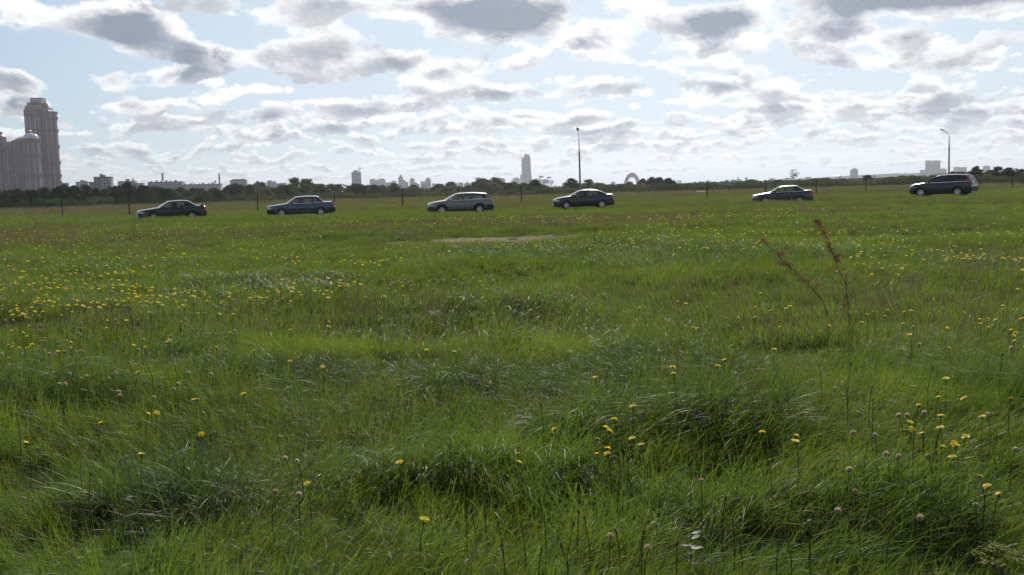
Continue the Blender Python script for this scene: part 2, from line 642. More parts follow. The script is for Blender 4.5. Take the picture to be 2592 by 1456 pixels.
# ---------------------------------------------------------------- grass
def blades(n, length, width, radius, bend, rng, seg=4, lean=(0, 0), curl=1.0):
    """n curved blades -> vertices and faces; each blade is a tapered ribbon that bows over"""
    Vs, Fq, Ft = [], [], []
    base = 0
    for _ in range(n):
        r = radius * math.sqrt(rng.random())
        a = rng.random() * 6.283
        p = np.array([r * math.cos(a), r * math.sin(a), -0.03])
        L = length * (0.45 + 0.75 * rng.random())
        w = width * (0.6 + 0.7 * rng.random())
        az = rng.random() * 6.283
        dirh = np.array([math.cos(az) + lean[0], math.sin(az) + lean[1], 0.0])
        dirh /= max(np.linalg.norm(dirh), 1e-3)
        th = math.radians(4 + 22 * rng.random())
        dth = math.radians(bend) * (0.25 + 1.1 * rng.random() ** 1.5 * curl) / seg
        side0 = np.array([-dirh[1], dirh[0], 0.0])
        tw = (rng.random() - .5) * 1.6
        pts = []
        for s in range(seg + 1):
            f = s / seg
            ws = w * (1 - f ** 1.8) * (0.75 + 0.25 * min(1, f * 4))
            d = dirh * math.sin(th) + np.array([0, 0, math.cos(th)])
            nrm = dirh * math.cos(th) - np.array([0, 0, math.sin(th)])
            an = tw * f
            side = side0 * math.cos(an) + nrm * math.sin(an)
            if s < seg:
                pts += [p - side * ws / 2, p + side * ws / 2]
            else:
                pts += [p.copy()]
            p = p + d * L / seg
            th = min(th + dth * (1 + f), 2.5)
        Vs += pts
        for s in range(seg - 1):
            b = base + 2 * s
            Fq.append((b, b + 1, b + 3, b + 2))
        b = base + 2 * (seg - 1)
        Ft.append((b, b + 1, b + 2))
        base += len(pts)
    return np.array(Vs), np.array(Fq), np.array(Ft)


def proto_collection(name, specs, mats, seed):
    c = bpy.data.collections.new(name)
    rng = np.random.default_rng(seed)
    for i, s in enumerate(specs):
        V, q, t = blades(rng=rng, **s)
        me = np_mesh(name + "_tuft", V, q, t, mats[i % len(mats)], True)
        o = bpy.data.objects.new("grass_tuft", me)
        c.objects.link(o)
    return c


def scatter_group(coll):
    ng = bpy.data.node_groups.new("scatter", 'GeometryNodeTree')
    ng.interface.new_socket("Geometry", in_out='INPUT', socket_type='NodeSocketGeometry')
    ng.interface.new_socket("Geometry", in_out='OUTPUT', socket_type='NodeSocketGeometry')
    N = ng.nodes.new
    gi, go = N('NodeGroupInput'), N('NodeGroupOutput')
    ci = N('GeometryNodeCollectionInfo')
    ci.inputs['Collection'].default_value = coll
    ci.inputs['Separate Children'].default_value = True
    ci.inputs['Reset Children'].default_value = True
    iop = N('GeometryNodeInstanceOnPoints')

    def attr(nm, typ):
        a = N('GeometryNodeInputNamedAttribute')
        a.data_type = typ
        a.inputs['Name'].default_value = nm
        return a.outputs[0]
    e2r = N('FunctionNodeEulerToRotation')
    L = ng.links.new
    L(gi.outputs[0], iop.inputs['Points'])
    L(ci.outputs[0], iop.inputs['Instance'])
    iop.inputs['Pick Instance'].default_value = True
    L(attr('idx', 'INT'), iop.inputs['Instance Index'])
    L(attr('rot', 'FLOAT_VECTOR'), e2r.inputs[0])
    L(e2r.outputs[0], iop.inputs['Rotation'])
    L(attr('scl', 'FLOAT_VECTOR'), iop.inputs['Scale'])
    L(iop.outputs[0], go.inputs[0])
    return ng


def scatter(name, pts, rot, scl, idx, coll):
    me = bpy.data.meshes.new(name)
    me.vertices.add(len(pts))
    me.vertices.foreach_set('co', np.asarray(pts, np.float32).ravel())
    for nm, typ, arr in (('rot', 'FLOAT_VECTOR', rot), ('scl', 'FLOAT_VECTOR', scl)):
        a = me.attributes.new(nm, typ, 'POINT')
        a.data.foreach_set('vector', np.asarray(arr, np.float32).ravel())
    a = me.attributes.new('idx', 'INT', 'POINT')
    a.data.foreach_set('value', np.asarray(idx, np.int32))
    o = mesh_obj(name, me)
    md = o.modifiers.new("scatter", 'NODES')
    md.node_group = scatter_group(coll)
    return o


def sector(r0, r1, density, half_deg, rng):
    half = math.radians(half_deg)
    n = int((r1 * r1 - r0 * r0) * half * density)
    r = np.sqrt(r0 * r0 + (r1 * r1 - r0 * r0) * rng.random(n))
    a = (rng.random(n) * 2 - 1) * half
    return r * np.sin(a), r * np.cos(a)


def lean_rot(x, y, amount, rng):
    """tilt of each tuft: the sward lies over in broad swathes, mostly to the right"""
    n = len(x)
    fa = (vnoise(x / 2.3 + 11, y / 2.3 + 5) - 0.5) * 5.0 + (vnoise(x / 7 + 3, y / 7) - 0.5) * 3.0
    tilt = amount * (0.2 + 1.1 * vnoise(x / 1.7 + 40, y / 1.7 + 17)) + 0.12 * rng.standard_normal(n)
    ax, ay = -np.sin(fa), np.cos(fa)
    # rotation = tilt about the horizontal axis (ax, ay), after a spin about z
    spin = rng.random(n) * 2 * np.pi
    out = np.zeros((n, 3))
    c, s = np.cos(tilt), np.sin(tilt)
    C = 1 - c
    R = np.zeros((n, 3, 3))
    R[:, 0, 0] = c + ax * ax * C
    R[:, 0, 1] = ax * ay * C
    R[:, 0, 2] = ay * s
    R[:, 1, 0] = ax * ay * C
    R[:, 1, 1] = c + ay * ay * C
    R[:, 1, 2] = -ax * s
    R[:, 2, 0] = -ay * s
    R[:, 2, 1] = ax * s
    R[:, 2, 2] = c
    S = np.zeros((n, 3, 3))
    S[:, 0, 0] = np.cos(spin)
    S[:, 0, 1] = -np.sin(spin)
    S[:, 1, 0] = np.sin(spin)
    S[:, 1, 1] = np.cos(spin)
    S[:, 2, 2] = 1
    M = R @ S
    out[:, 0] = np.arctan2(M[:, 2, 1], M[:, 2, 2])
    out[:, 1] = -np.arcsin(np.clip(M[:, 2, 0], -1, 1))
    out[:, 2] = np.arctan2(M[:, 1, 0], M[:, 0, 0])
    return out


CARS_XY = []      # filled before the grass is sown: (x, y, heading, length)


def keep_clear(x, y):
    k = track_mask(x, y) < 0.3
    for (cx, cy, rz, L) in CARS_XY:
        dx, dy = x - cx, y - cy
        u = dx * math.cos(rz) + dy * math.sin(rz)
        v = -dx * math.sin(rz) + dy * math.cos(rz)
        k &= ~((np.abs(u) < L / 2 + .05) & (np.abs(v) < 0.92))
    return k


def build_grass():
    rng = np.random.default_rng(21)
    g_a = leaf_mat("grass_green", (0.036, 0.070, 0.013), (0.070, 0.115, 0.020), (0.190, 0.285, 0.022), 0.46, 0.5, 0.9, 0.6, 0.35)
    g_b = leaf_mat("grass_blue_green", (0.040, 0.068, 0.016), (0.070, 0.106, 0.024), (0.155, 0.24, 0.028), 0.42, 0.5, 0.9, 0.6, 0.38)
    g_c = leaf_mat("grass_yellow_green", (0.056, 0.088, 0.014), (0.098, 0.130, 0.024), (0.22, 0.30, 0.030), 0.44, 0.45, 0.9, 0.6, 0.4)
    g_s = leaf_mat("grass_straw", (0.13, 0.10, 0.045), (0.20, 0.16, 0.075), (0.26, 0.20, 0.08), 0.3, 0.6, 1.2, 0.6, 0.3)
    g_r = leaf_mat("grass_dry_red", (0.115, 0.092, 0.055), (0.17, 0.140, 0.075), (0.22, 0.17, 0.08), 0.35, 0.7, 0.3, 0.6, 0.2)
    # --- near: every blade reads
    near = [dict(n=56, length=.34, width=.0046, radius=.10, bend=105, seg=6), dict(n=56, length=.30, width=.0042, radius=.11, bend=85, seg=6),
            dict(n=40, length=.42, width=.0058, radius=.09, bend=135, seg=6, lean=(.9, 0)), dict(n=60, length=.26, width=.0038, radius=.11, bend=75, seg=6),
            dict(n=34, length=.46, width=.0056, radius=.08, bend=150, seg=6, lean=(.7, .3)), dict(n=10, length=.40, width=.0034, radius=.10, bend=75, seg=6),
            dict(n=44, length=.24, width=.005, radius=.12, bend=100, seg=6), dict(n=30, length=.5, width=.0062, radius=.10, bend=155, seg=6, lean=(1.2, 0)),
            dict(n=9, length=.17, width=.026, radius=.05, bend=90, seg=5)]
    cn = proto_collection("near_tufts", near, [g_a, g_c, g_b, g_a, g_b, g_s, g_c, g_b, g_a], 1)
    x, y = sector(1.9, 10.5, 165, 34, rng)
    n = len(x)
    tus, hol = spots(TUSSOCK, x, y), spots(HOLLOW, x, y)
    patch = vnoise(x / 1.1 + 70, y / 1.1 + 12)
    k = rng.random(n) < (0.55 + 0.8 * patch + tus - .55 * hol)
    x, y, patch, tus, hol = x[k], y[k], patch[k], tus[k], hol[k]
    n = len(x)
    long_ = (tus > .35) | (vnoise(x / .8 + 20, y / .8 + 44) > .74)
    idx = np.where(long_, rng.choice([2, 4, 7, 2, 0, 7], n), rng.choice([0, 1, 3, 6, 1, 3, 0, 6], n))
    idx = np.where(rng.random(n) < 0.05, 5, idx)
    idx = np.where(rng.random(n) < 0.04, 8, idx)
    s = (0.50 + 0.42 * patch + 0.28 * tus - .15 * hol) * (0.75 + 0.5 * rng.random(n))
    scl = np.stack([s * 1.05, s * 1.05, s], -1)
    pts = np.stack([x, y, hgt(x, y)], -1)
    o = scatter("meadow_grass", pts, lean_rot(x, y, 0.75, rng), scl, idx, cn)
    tag(o, "long green grass in the foreground of the meadow", "grass", kind='stuff')
    # --- middle
    mid = [dict(n=46, length=.27, width=.0075, radius=.17, bend=70, seg=3), dict(n=46, length=.22, width=.007, radius=.18, bend=55, seg=3),
           dict(n=36, length=.33, width=.008, radius=.16, bend=105, seg=3, lean=(.9, 0)), dict(n=50, length=.18, width=.0065, radius=.2, bend=50, seg=3),
           dict(n=14, length=.34, width=.005, radius=.18, bend=40, seg=3), dict(n=40, length=.2, width=.0075, radius=.2, bend=70, seg=3)]
    cm = proto_collection("middle_tufts", mid, [g_a, g_c, g_b, g_a, g_r, g_c], 2)
    x, y = sector(9.5, 34, 40, 34, rng)
    k = keep_clear(x, y) & (rng.random(len(x)) < 0.4 + 0.9 * vnoise(x / 1.6 + 70, y / 1.6 + 12))
    x, y = x[k], y[k]
    n = len(x)
    big = vnoise(x / 4.1 + 20, y / 4.1 + 44)
    dry = vnoise(x / 3.3 + 81, y / 6.0 + 23)
    idx = np.where(big > 0.6, rng.choice([2, 0, 3], n), rng.choice([0, 1, 3, 5, 1, 3], n))
    idx = np.where((dry > 0.58) & (rng.random(n) < 0.42), 4, idx)
    idx = np.where(rng.random(n) < 0.05, 4, idx)
    s = (0.62 + 0.5 * big) * (0.8 + 0.4 * rng.random(n)) * np.clip(1.15 - (y - 10) * 0.008, .8, 1.2)
    pts = np.stack([x, y, hgt(x, y)], -1)
    o = scatter("meadow_grass", pts, lean_rot(x, y, 0.45, rng), np.stack([s, s, s], -1), idx, cm)
    tag(o, "shorter flowery grass across the middle of the meadow", "grass", kind='stuff')
    # --- far, around the cars
    far = [dict(n=40, length=.24, width=.018, radius=.40, bend=60, seg=2), dict(n=40, length=.20, width=.017, radius=.42, bend=45, seg=2),
           dict(n=40, length=.15, width=.018, radius=.42, bend=60, seg=2), dict(n=22, length=.34, width=.012, radius=.38, bend=35, seg=2),
           dict(n=36, length=.22, width=.016, radius=.4, bend=50, seg=2)]
    cf = proto_collection("far_tufts", far, [g_a, g_c, g_b, g_r, g_c], 3)
    x, y = sector(32, 128, 5.0, 33, rng)
    k = keep_clear(x, y)
    x, y = x[k], y[k]
    n = len(x)
    dry = vnoise(x / 14 + 8, y / 9 + 23) + 0.4 * (vnoise(x / 3, y / 3) - .5)
    idx = rng.choice([0, 1, 2, 4, 1, 4], n)
    idx = np.where((dry > 0.62) & (rng.random(n) < 0.5), 3, idx)
    idx = np.where(rng.random(n) < 0.06, 3, idx)
    s = (0.65 + 0.6 * vnoise(x / 5 + 9, y / 5)) * (0.8 + 0.4 * rng.random(n)) * np.where(y < 60, 0.85, 1.2)
    sz = s.copy()
    pts = np.stack([x, y, hgt(x, y)], -1)
    o = scatter("meadow_grass", pts, lean_rot(x, y, 0.25, rng), np.stack([s, s, sz], -1), idx, cf)
    tag(o, "flat green grass of the field around the cars", "grass", kind='stuff')
    # --- tall dry grass along the back of the field
    back = [dict(n=34, length=.62, width=.035, radius=.9, bend=40, seg=2), dict(n=34, length=.50, width=.04, radius=.95, bend=40, seg=2),
            dict(n=34, length=.40, width=.04, radius=.95, bend=40, seg=2)]
    cb = proto_collection("back_tufts", back, [g_r, g_s, g_c], 4)
    x, y = sector(120, 340, 0.5, 33, rng)
    n = len(x)
    idx = rng.choice([0, 0, 2, 1, 2], n)
    idx = np.where(vnoise(x / 30, y / 12) > 0.62, rng.choice([2, 2, 0], n), idx)
    s = (0.7 + 0.8 * vnoise(x / 12 + 9, y / 12)) * np.clip((y - 105) / 60, .5, 1.1) * np.clip(1.15 - (x / y + .25) * 2.2, .55, 1.1)
    pts = np.stack([x, y, hgt(x, y)], -1)
    o = scatter("dry_grass", pts, lean_rot(x, y, 0.15, rng), np.stack([s, s, s], -1), idx, cb)
    tag(o, "tall brownish dry grass along the far edge of the field", "grass", kind='stuff')


# ---------------------------------------------------------------- meadow flowers
def flower_meshes():
    yel = leaf_mat("petal_yellow", (0.80, 0.60, 0.008), (0.90, 0.74, 0.012), (1.0, 0.82, 0.02), 0.5, 0.5, 20, 0.6)
    ora = leaf_mat("petal_orange", (0.52, 0.20, 0.01), (0.65, 0.30, 0.01), (0.7, 0.28, 0.02), 0.3, 0.5, 20, 0.6)
    stem = leaf_mat("flower_stem", (0.055, 0.08, 0.02), (0.085, 0.11, 0.03), (0.12, 0.17, 0.02), 0.35, 0.5, 8, 0.5)
    fluff = leaf_mat("seed_fluff", (0.44, 0.35, 0.25), (0.64, 0.55, 0.42), (0.62, 0.52, 0.38), 0.5, 0.8, 30, 0.5)
    brown = leaf_mat("seed_brown", (0.11, 0.06, 0.03), (0.22, 0.13, 0.06), (0.15, 0.08, 0.03), 0.2, 0.7, 30, 0.8)
    rng = random.Random(3)
    heads = []
    for k in range(4):                      # open heads: two whorls of narrow petals over a green cup
        mb = MB()
        for ring, (n, r, up) in enumerate(((15, 1.0, .10), (11, .66, .32))):
            for i in range(n):
                a = (i + rng.random() * .5) * 2 * math.pi / n
                rr = r * (0.82 + .3 * rng.random())
                u = up + (rng.random() - .4) * .28
                c, s = math.cos(a), math.sin(a)
                w = .16

                def pt(q, side, zz):
                    return (c * q - s * side, s * q + c * side, zz)
                mb.add([pt(.1, -w * .4, .02), pt(.1, w * .4, .02), pt(rr * .65, w, u * .8), pt(rr, w * .7, u), pt(rr, -w * .7, u), pt(rr * .65, -w, u * .8)],
                       [(0, 1, 2, 5), (5, 2, 3, 4)], True)
        mb.lathe([(0.02, .30), (.22, .24), (.28, .1)], 8)
        heads.append(mb.mesh("flower_head"))
        heads[-1].materials.append(yel if k < 3 else ora)
    cup = MB().lathe([(0.07, -.62), (.2, -.5), (.26, -.2), (.3, .05), (.12, .09)], 7).mesh("cup")
    cup.materials.append(stem)
    stems = []
    for k in range(4):
        b = rng.uniform(-.10, .10), rng.uniform(-.10, .10)
        pts = [(b[0] * (t - 1) * t, b[1] * (t - 1) * t, t) for t in (0, .35, .7, 1)]
        mb = MB().tube(pts, [.0024, .0022, .002, .0018], 4, cap=False)
        me = mb.mesh("stem")
        me.materials.append(stem)
        stems.append(me)
    balls = []
    for k in range(3):                      # seed clocks: a core and many rayed parachutes
        mb = MB()
        n = 46
        for i in range(n):
            zz = 1 - 1.75 * (i + .5) / n
            a = i * 2.39996 + rng.random() * .5
            q = math.sqrt(max(0, 1 - zz * zz))
            d = Vector((q * math.cos(a), q * math.sin(a), zz))
            e = d.orthogonal().normalized()
            f = d.cross(e)
            L = .85 + .2 * rng.random()
            w = .26
            for (u1, v1) in ((e, f), (f, e)):
                mb.add([d * .22, d * L + u1 * w, d * (L * 1.04) - u1 * w], [(0, 1, 2)])
        mb.lathe([(0.02, .25), (.2, .1), (.2, -.1), (.03, -.3)], 6)
        me = mb.mesh("seed_ball")
        me.materials.append(fluff)
        balls.append(me)
    bud = MB().lathe([(.10, -1.0), (.42, -.7), (.5, 0), (.36, .7), (.10, 1.05)], 6).mesh("bud")
    bud.materials.append(brown)
    return heads, cup, stems, balls, bud


FLOWERS = [(255, 1065), (375, 1048), (397, 1045), (510, 1108), (357, 1145), (617, 1003), (491, 1015), (1012, 1170), (1313, 1180),
           (1403, 1088), (1533, 1083), (1543, 1092), (1600, 1110), (1623, 1124), (1538, 1138), (1512, 1168), (1538, 1171), (1555, 1060),
           (1602, 1022), (1930, 1097), (2015, 1100), (2013, 1118), (2395, 960), (2375, 997), (2440, 1001), (2325, 1017), (2380, 1045),
           (2487, 1047), (2303, 1062), (2308, 1082), (2335, 1095), (2380, 1076), (2445, 1097), (2385, 1127), (2415, 1117), (2421, 1121),
           (2411, 1155), (2500, 1218), (2527, 1260), (1075, 1322), (778, 1228), (65, 1110), (735, 915), (817, 930), (348, 925), (1080, 880),
           (1150, 890), (1508, 955), (1703, 930), (1705, 950), (1817, 930), (1960, 888), (1835, 915), (975, 775), (1000, 768), (1020, 753),
           (1022, 773), (735, 835), (832, 815), (832, 828), (548, 880), (643, 888), (1620, 780), (1755, 820), (1765, 822), (1715, 765),
           (1735, 770), (1790, 780), (1250, 788), (1093, 798), (555, 793), (590, 795), (100, 768), (50, 800), (75, 830), (235, 730),
           (270, 833), (1925, 740), (860, 725), (880, 723), (895, 722), (758, 745), (712, 720), (838, 715), (1215, 712), (1220, 660),
           (1480, 665), (1290, 640), (2240, 800), (2480, 800), (180, 880), (60, 850), (2435, 655)]
ORANGE = [(1775, 1215), (695, 830), (712, 833), (806, 833), (1512, 1110), (2375, 985), (2560, 1000), (1310, 1150), (2480, 1210)]
CLOCKS = [(697, 1250), (757, 1257), (752, 1168), (722, 1165), (2275, 1043), (2297, 1043), (2340, 1037), (2215, 1100), (2245, 1155), (2275, 1158),
          (2150, 1165), (2165, 1245), (2120, 1300), (1545, 1365), (1640, 1395), (967, 838), (1010, 980), (985, 715), (988, 722), (1200, 640),
          (2160, 1098), (2500, 1040), (2570, 1140), (2350, 1160), (2145, 790), (2210, 790), (2560, 880), (1190, 690), (1250, 735), (500, 1015),
          (515, 1045), (440, 985), (2470, 1290), (1040, 745), (1045, 758), (1065, 750), (985, 735), (1215, 745), (1400, 690), (2330, 1310)]


def build_flowers():
    heads, cup, stems, balls, bud = flower_meshes()
    rng = random.Random(12)
    nrng = np.random.default_rng(33)

    def plant(name, px_or_xy, hh, size, top, label, cat, group, part, extra=None, pix=True):
        if pix:
            p = on_level(px_or_xy[0], px_or_xy[1], hh)
            x, y = p.x, p.y
            p = on_level(px_or_xy[0], px_or_xy[1], hh + hz(x, y))
            x, y = p.x, p.y
        else:
            x, y = px_or_xy
        r = empty(name, (x, y, hz(x, y) - .02), rng.random() * 6.28, label, cat, group)
        h = hh + .02
        tx, ty = rng.uniform(-.08, .08), rng.uniform(-.08, .08)
        s = mesh_obj("stem", rng.choice(stems), None, r)
        s.scale = (1, 1, h)
        hd = mesh_obj(part, top, None, r)
        hd.location = (0, 0, h)
        hd.scale = (size, size, size)
        hd.rotation_euler = (rng.uniform(-.5, .5), rng.uniform(-.5, .5), 0)
        if extra is not None:
            c = mesh_obj("cup", extra, None, hd)
        return r

    def patches(n, r0, r1, seed, thr, half=31):
        """positions in loose drifts, denser nearer"""
        out = []
        while len(out) < n:
            r = r0 * (r1 / r0) ** nrng.random()
            a = math.radians(half) * (2 * nrng.random() - 1)
            x, y = r * math.sin(a), r * math.cos(a)
            d = 0.65 * vnoise(x / 4.5 + seed, y / 6 + seed * 2) + 0.35 * vnoise(x / 1.3 + seed, y / 1.3)
            if d > thr + 0.12 * (nrng.random() - .5) and track_mask(x, y) < .2:
                out.append((x, y))
        return out

    LY = "small yellow daisy-like flower on a thin stem in the meadow grass"
    GY = "yellow flowers in the meadow"
    ys = [(p, True) for p in FLOWERS] + [(p, False) for p in patches(300 - len(FLOWERS), 8.0, 27, 17, .53)]
    for p, pix in ys:
        plant("yellow_flower", p, rng.uniform(.23, .29) if pix and p[1] > 850 else rng.uniform(.25, .33), rng.uniform(.017, .022), rng.choice(heads[:3]), LY, "flower", GY,
              "flower_head", cup, pix)
    for p in ORANGE:
        plant("orange_flower", p, .25, .012, heads[3], "half-closed orange flower head on a thin stem in the grass", "flower", "orange flower heads", "flower_head", cup, True)
    LS = "pale fluffy seed clock on a thin stem in the meadow grass"
    cs = [(p, True) for p in CLOCKS] + [(p, False) for p in patches(260 - len(CLOCKS), 6.5, 24, 5, .55)]
    for p, pix in cs:
        plant("seed_clock", p, rng.uniform(.20, .27) if pix and p[1] > 850 else rng.uniform(.23, .31), rng.uniform(.011, .015), rng.choice(balls), LS, "seed head", "pale seed clocks in the meadow",
              "seed_ball", None, pix)
    for i in range(64):
        if i < 34:
            p = on_level(rng.uniform(1150, 2560), rng.uniform(1120, 1440), .3)
        else:
            p = on_level(rng.uniform(40, 2560), rng.uniform(860, 1300), .28)
        plant("bud_stalk", (p.x, p.y), rng.uniform(.26, .36), rng.uniform(.007, .011), bud, "closed brown bud on a thin upright stalk in the grass", "bud", "brown buds in the grass",
              "bud", None, False)
    # the rest of the flowers, too many and too far to pick out
    for name, top, label, dens, sz, thr, seed, r0, r1, cnt in (
            ("far_flowers", heads[0], "countless far yellow flowers dotting the meadow", .3, .024, .41, 17, 12.5, 46, 1500),
            ("far_seed_heads", balls[0], "countless far pale seed heads dotting the meadow", .3, .015, .5, 5, 12, 40, 900)):
        c = bpy.data.collections.new(name)
        o = bpy.data.objects.new("flower_head", top)
        c.objects.link(o)
        P = np.array(patches(cnt, r0, r1, seed, thr, 30))
        z = hgt(P[:, 0], P[:, 1]) + nrng.uniform(.22, .32, len(P))
        rot = nrng.uniform(-.4, .4, (len(P), 3))
        sc = sz * nrng.uniform(.8, 1.25, len(P))
        ob = scatter(name, np.column_stack([P, z]), rot, np.stack([sc] * 3, -1), np.zeros(len(P), int), c)
        tag(ob, label, "flowers", kind='stuff')


# ---------------------------------------------------------------- tall weeds standing out of the meadow
def dock_plant(path, base_y, label, seed, col_a, col_b, side_branches, thick=.006, dens=1.0):
    """path: photograph pixels of the main stem, from the ground up; all at the depth of its foot"""
    foot = on_level(path[0][0], path[0][1], .12)
    Y = foot.y
    P = [at(px, py, Y) for px, py in path]
    P[0].z = hz(P[0].x, Y) - .05
    root = empty("dock_plant", (P[0].x, Y, hz(P[0].x, Y)), 0, label, "weed")
    O = Vector(root.location)
    rng = random.Random(seed)
    st = leaf_mat("dock_stem", (0.16, 0.085, 0.05), (0.22, 0.12, 0.07), (0.2, 0.1, 0.05), .2, .6, 6, .4)
    # smooth the stem
    pts = []
    for i in range(len(P) - 1):
        for t in range(5):
            pts.append(P[i].lerp(P[i + 1], t / 5))
    pts.append(P[-1])
    n = len(pts)
    q = [p - O + Vector((0, math.sin(i * .5) * .012, 0)) for i, p in enumerate(pts)]
    MB().tube(q, [.9 * thick * (1 - .7 * i / n) for i in range(n)], 6).build("stem", st, root)

    def cluster(a, b, m, w, mat):
        mb = MB()
        for i in range(m):
            t = rng.random()
            p = a.lerp(b, t) + Vector([rng.gauss(0, w) for _ in range(3)])
            s = rng.uniform(.003, .0065)
            e = Vector([rng.gauss(0, 1) for _ in range(3)]).normalized()
            f = e.orthogonal().normalized()
            h = e.cross(f)
            mb.add([p + f * s, p + h * s, p - f * s, p - h * s], [(0, 1, 2, 3)])
            mb.add([p + e * s, p + h * s * .8, p - e * s, p - h * s * .8], [(0, 1, 2, 3)])
        return mb
    k0 = int(n * .42)
    for i in range(k0, n - 1, 2):
        f = (i - k0) / (n - k0)
        a, b = q[i], q[min(i + 2, n - 1)]
        cluster(a, b, int(80 * dens), .027 * (1.1 - .6 * f), col_a if rng.random() < .6 else col_b).build("seed_cluster", col_a if (i // 2) % 3 else col_b, root)["kind"] = "stuff"
    for (i_px, tip_px) in side_branches:
        a = q[min(range(n), key=lambda j: (pts[j] - at(i_px[0], i_px[1], Y)).length)]
        b = at(tip_px[0], tip_px[1], Y) - O + Vector((0, rng.uniform(-.04, .04), 0))
        mid = a.lerp(b, .5) + Vector((0, 0, .012))
        MB().tube([a, mid, b], [.003, .0025, .0015], 4).build("side_branch", st, root)
        cluster(a.lerp(b, .25), b, int(90 * dens), .016, col_a).build("seed_cluster", rng.choice([col_a, col_b]), root)["kind"] = "stuff"
    return root


def build_weeds():
    rd = leaf_mat("dock_seed_red", (0.17, 0.095, 0.06), (0.27, 0.155, 0.10), (0.28, 0.15, 0.08), .4, .7, 30, .5)
    gr = leaf_mat("dock_seed_green", (0.15, 0.155, 0.065), (0.25, 0.24, 0.105), (0.30, 0.29, 0.10), .4, .7, 30, .5)
    dock_plant([(2126, 815), (2080, 757), (2030, 705), (1992, 668), (1955, 632), (1928, 604)], 0,
               "tall seeding dock leaning far left, green and brown seed clusters", 1, gr, rd,
               [((2050, 725), (2015, 702)), ((2020, 690), (1975, 656)), ((2000, 672), (1957, 662)), ((1985, 660), (2012, 672)), ((2060, 735), (2075, 718)),
                ((2035, 710), (2052, 712)), ((1965, 640), (1985, 645))])
    dock_plant([(2154, 815), (2146, 760), (2140, 720), (2118, 668), (2104, 630), (2090, 596), (2075, 565), (2062, 559)], 0,
               "tall reddish seeding dock with a hooked tip, upright right one of the pair", 2, rd, rd,
               [((2128, 700), (2098, 672)), ((2112, 655), (2120, 645)), ((2140, 735), (2141, 692)), ((2142, 745), (2134, 778)), ((2105, 640), (2094, 618)),
                ((2120, 672), (2126, 652))])
    dock_plant([(1503, 606), (1505, 590), (1508, 570)], 0, "small reddish dock standing at the end of the sandy track", 3, rd, rd,
               [((1505, 592), (1501, 580)), ((1506, 588), (1511, 578))], thick=.012, dens=1.6)
    # yellow-green umbel low in the right corner
    um = leaf_mat("umbel_yellow", (0.16, 0.17, 0.03), (0.26, 0.24, 0.04), (0.25, 0.25, 0.04), .35, .6, 30, .5)
    st = MATS["flower_stem"]
    c = on_level(2535, 1385, .36)
    root = empty("umbel_plant", (c.x, c.y, hz(c.x, c.y)), 0, "yellow-green umbel low in the right foreground corner", "weed")
    rng = random.Random(5)
    hub = Vector((0, 0, .24))
    MB().tube([(0, 0, -.04), (.01, 0, .12), hub], [.004, .0035, .003], 5).build("stem", st, root)
    for i in range(14):
        a = i * 2.4
        r = .085 * math.sqrt((i + .5) / 14)
        tip = Vector((r * math.cos(a), r * math.sin(a), .34 + rng.uniform(-.012, .012) - r * .2))
        MB().tube([hub, hub.lerp(tip, .5) + Vector((0, 0, -.006)), tip], [.0016, .0014, .001], 4).build("ray", st, root)
        mb = MB()
        for k in range(26):
            p = tip + Vector((rng.gauss(0, .011), rng.gauss(0, .011), rng.gauss(0, .004)))
            s = rng.uniform(.003, .005)
            mb.add([p + Vector((s, 0, 0)), p + Vector((0, s, rng.uniform(-s, s))), p - Vector((s, 0, 0)), p - Vector((0, s, rng.uniform(-s, s)))], [(0, 1, 2, 3)])
        mb.build("umbellet", um, root)
    # pale felted leaves in the dark hollow near the bottom
    pale = leaf_mat("pale_leaf", (0.10, 0.13, 0.09), (0.17, 0.20, 0.15), (0.12, 0.16, 0.08), .3, .5, 20, .4)
    c = on_level(1742, 1318, .24)
    root = empty("pale_leaf_plant", (c.x, c.y, hz(c.x, c.y)), 0, "low plant with pale grey-green leaves in the dark foreground hollow", "weed")
    MB().tube([(0, 0, -.03), (.008, .004, .1), (.012, 0, .2)], [.003, .003, .002], 5).build("stem", st, root)
    for i in range(11):
        a = i * 2.4 + rng.random()
        z = .10 + .012 * i
        L = rng.uniform(.03, .055)
        d = Vector((math.cos(a), math.sin(a), rng.uniform(.0, .5))).normalized()
        s = Vector((-math.sin(a), math.cos(a), 0))
        b = Vector((.01, 0, z))
        w = L * .3
        mb = MB().grid([[b, b, b], [b + d * L * .4 - s * w, b + d * L * .42 + Vector((0, 0, -.006)), b + d * L * .4 + s * w],
                        [b + d * L * .75 - s * w * .8, b + d * L * .78 + Vector((0, 0, -.01)), b + d * L * .75 + s * w * .8],
                        [b + d * L + Vector((0, 0, -.012))] * 3])
        mb.build("leaf", pale, root)

# ---------------------------------------------------------------- cars
def paint(name, col, metal=0.5, rough=0.28):
    m = principled(name, col, rough, metal, 0.5, 1.0)
    return m


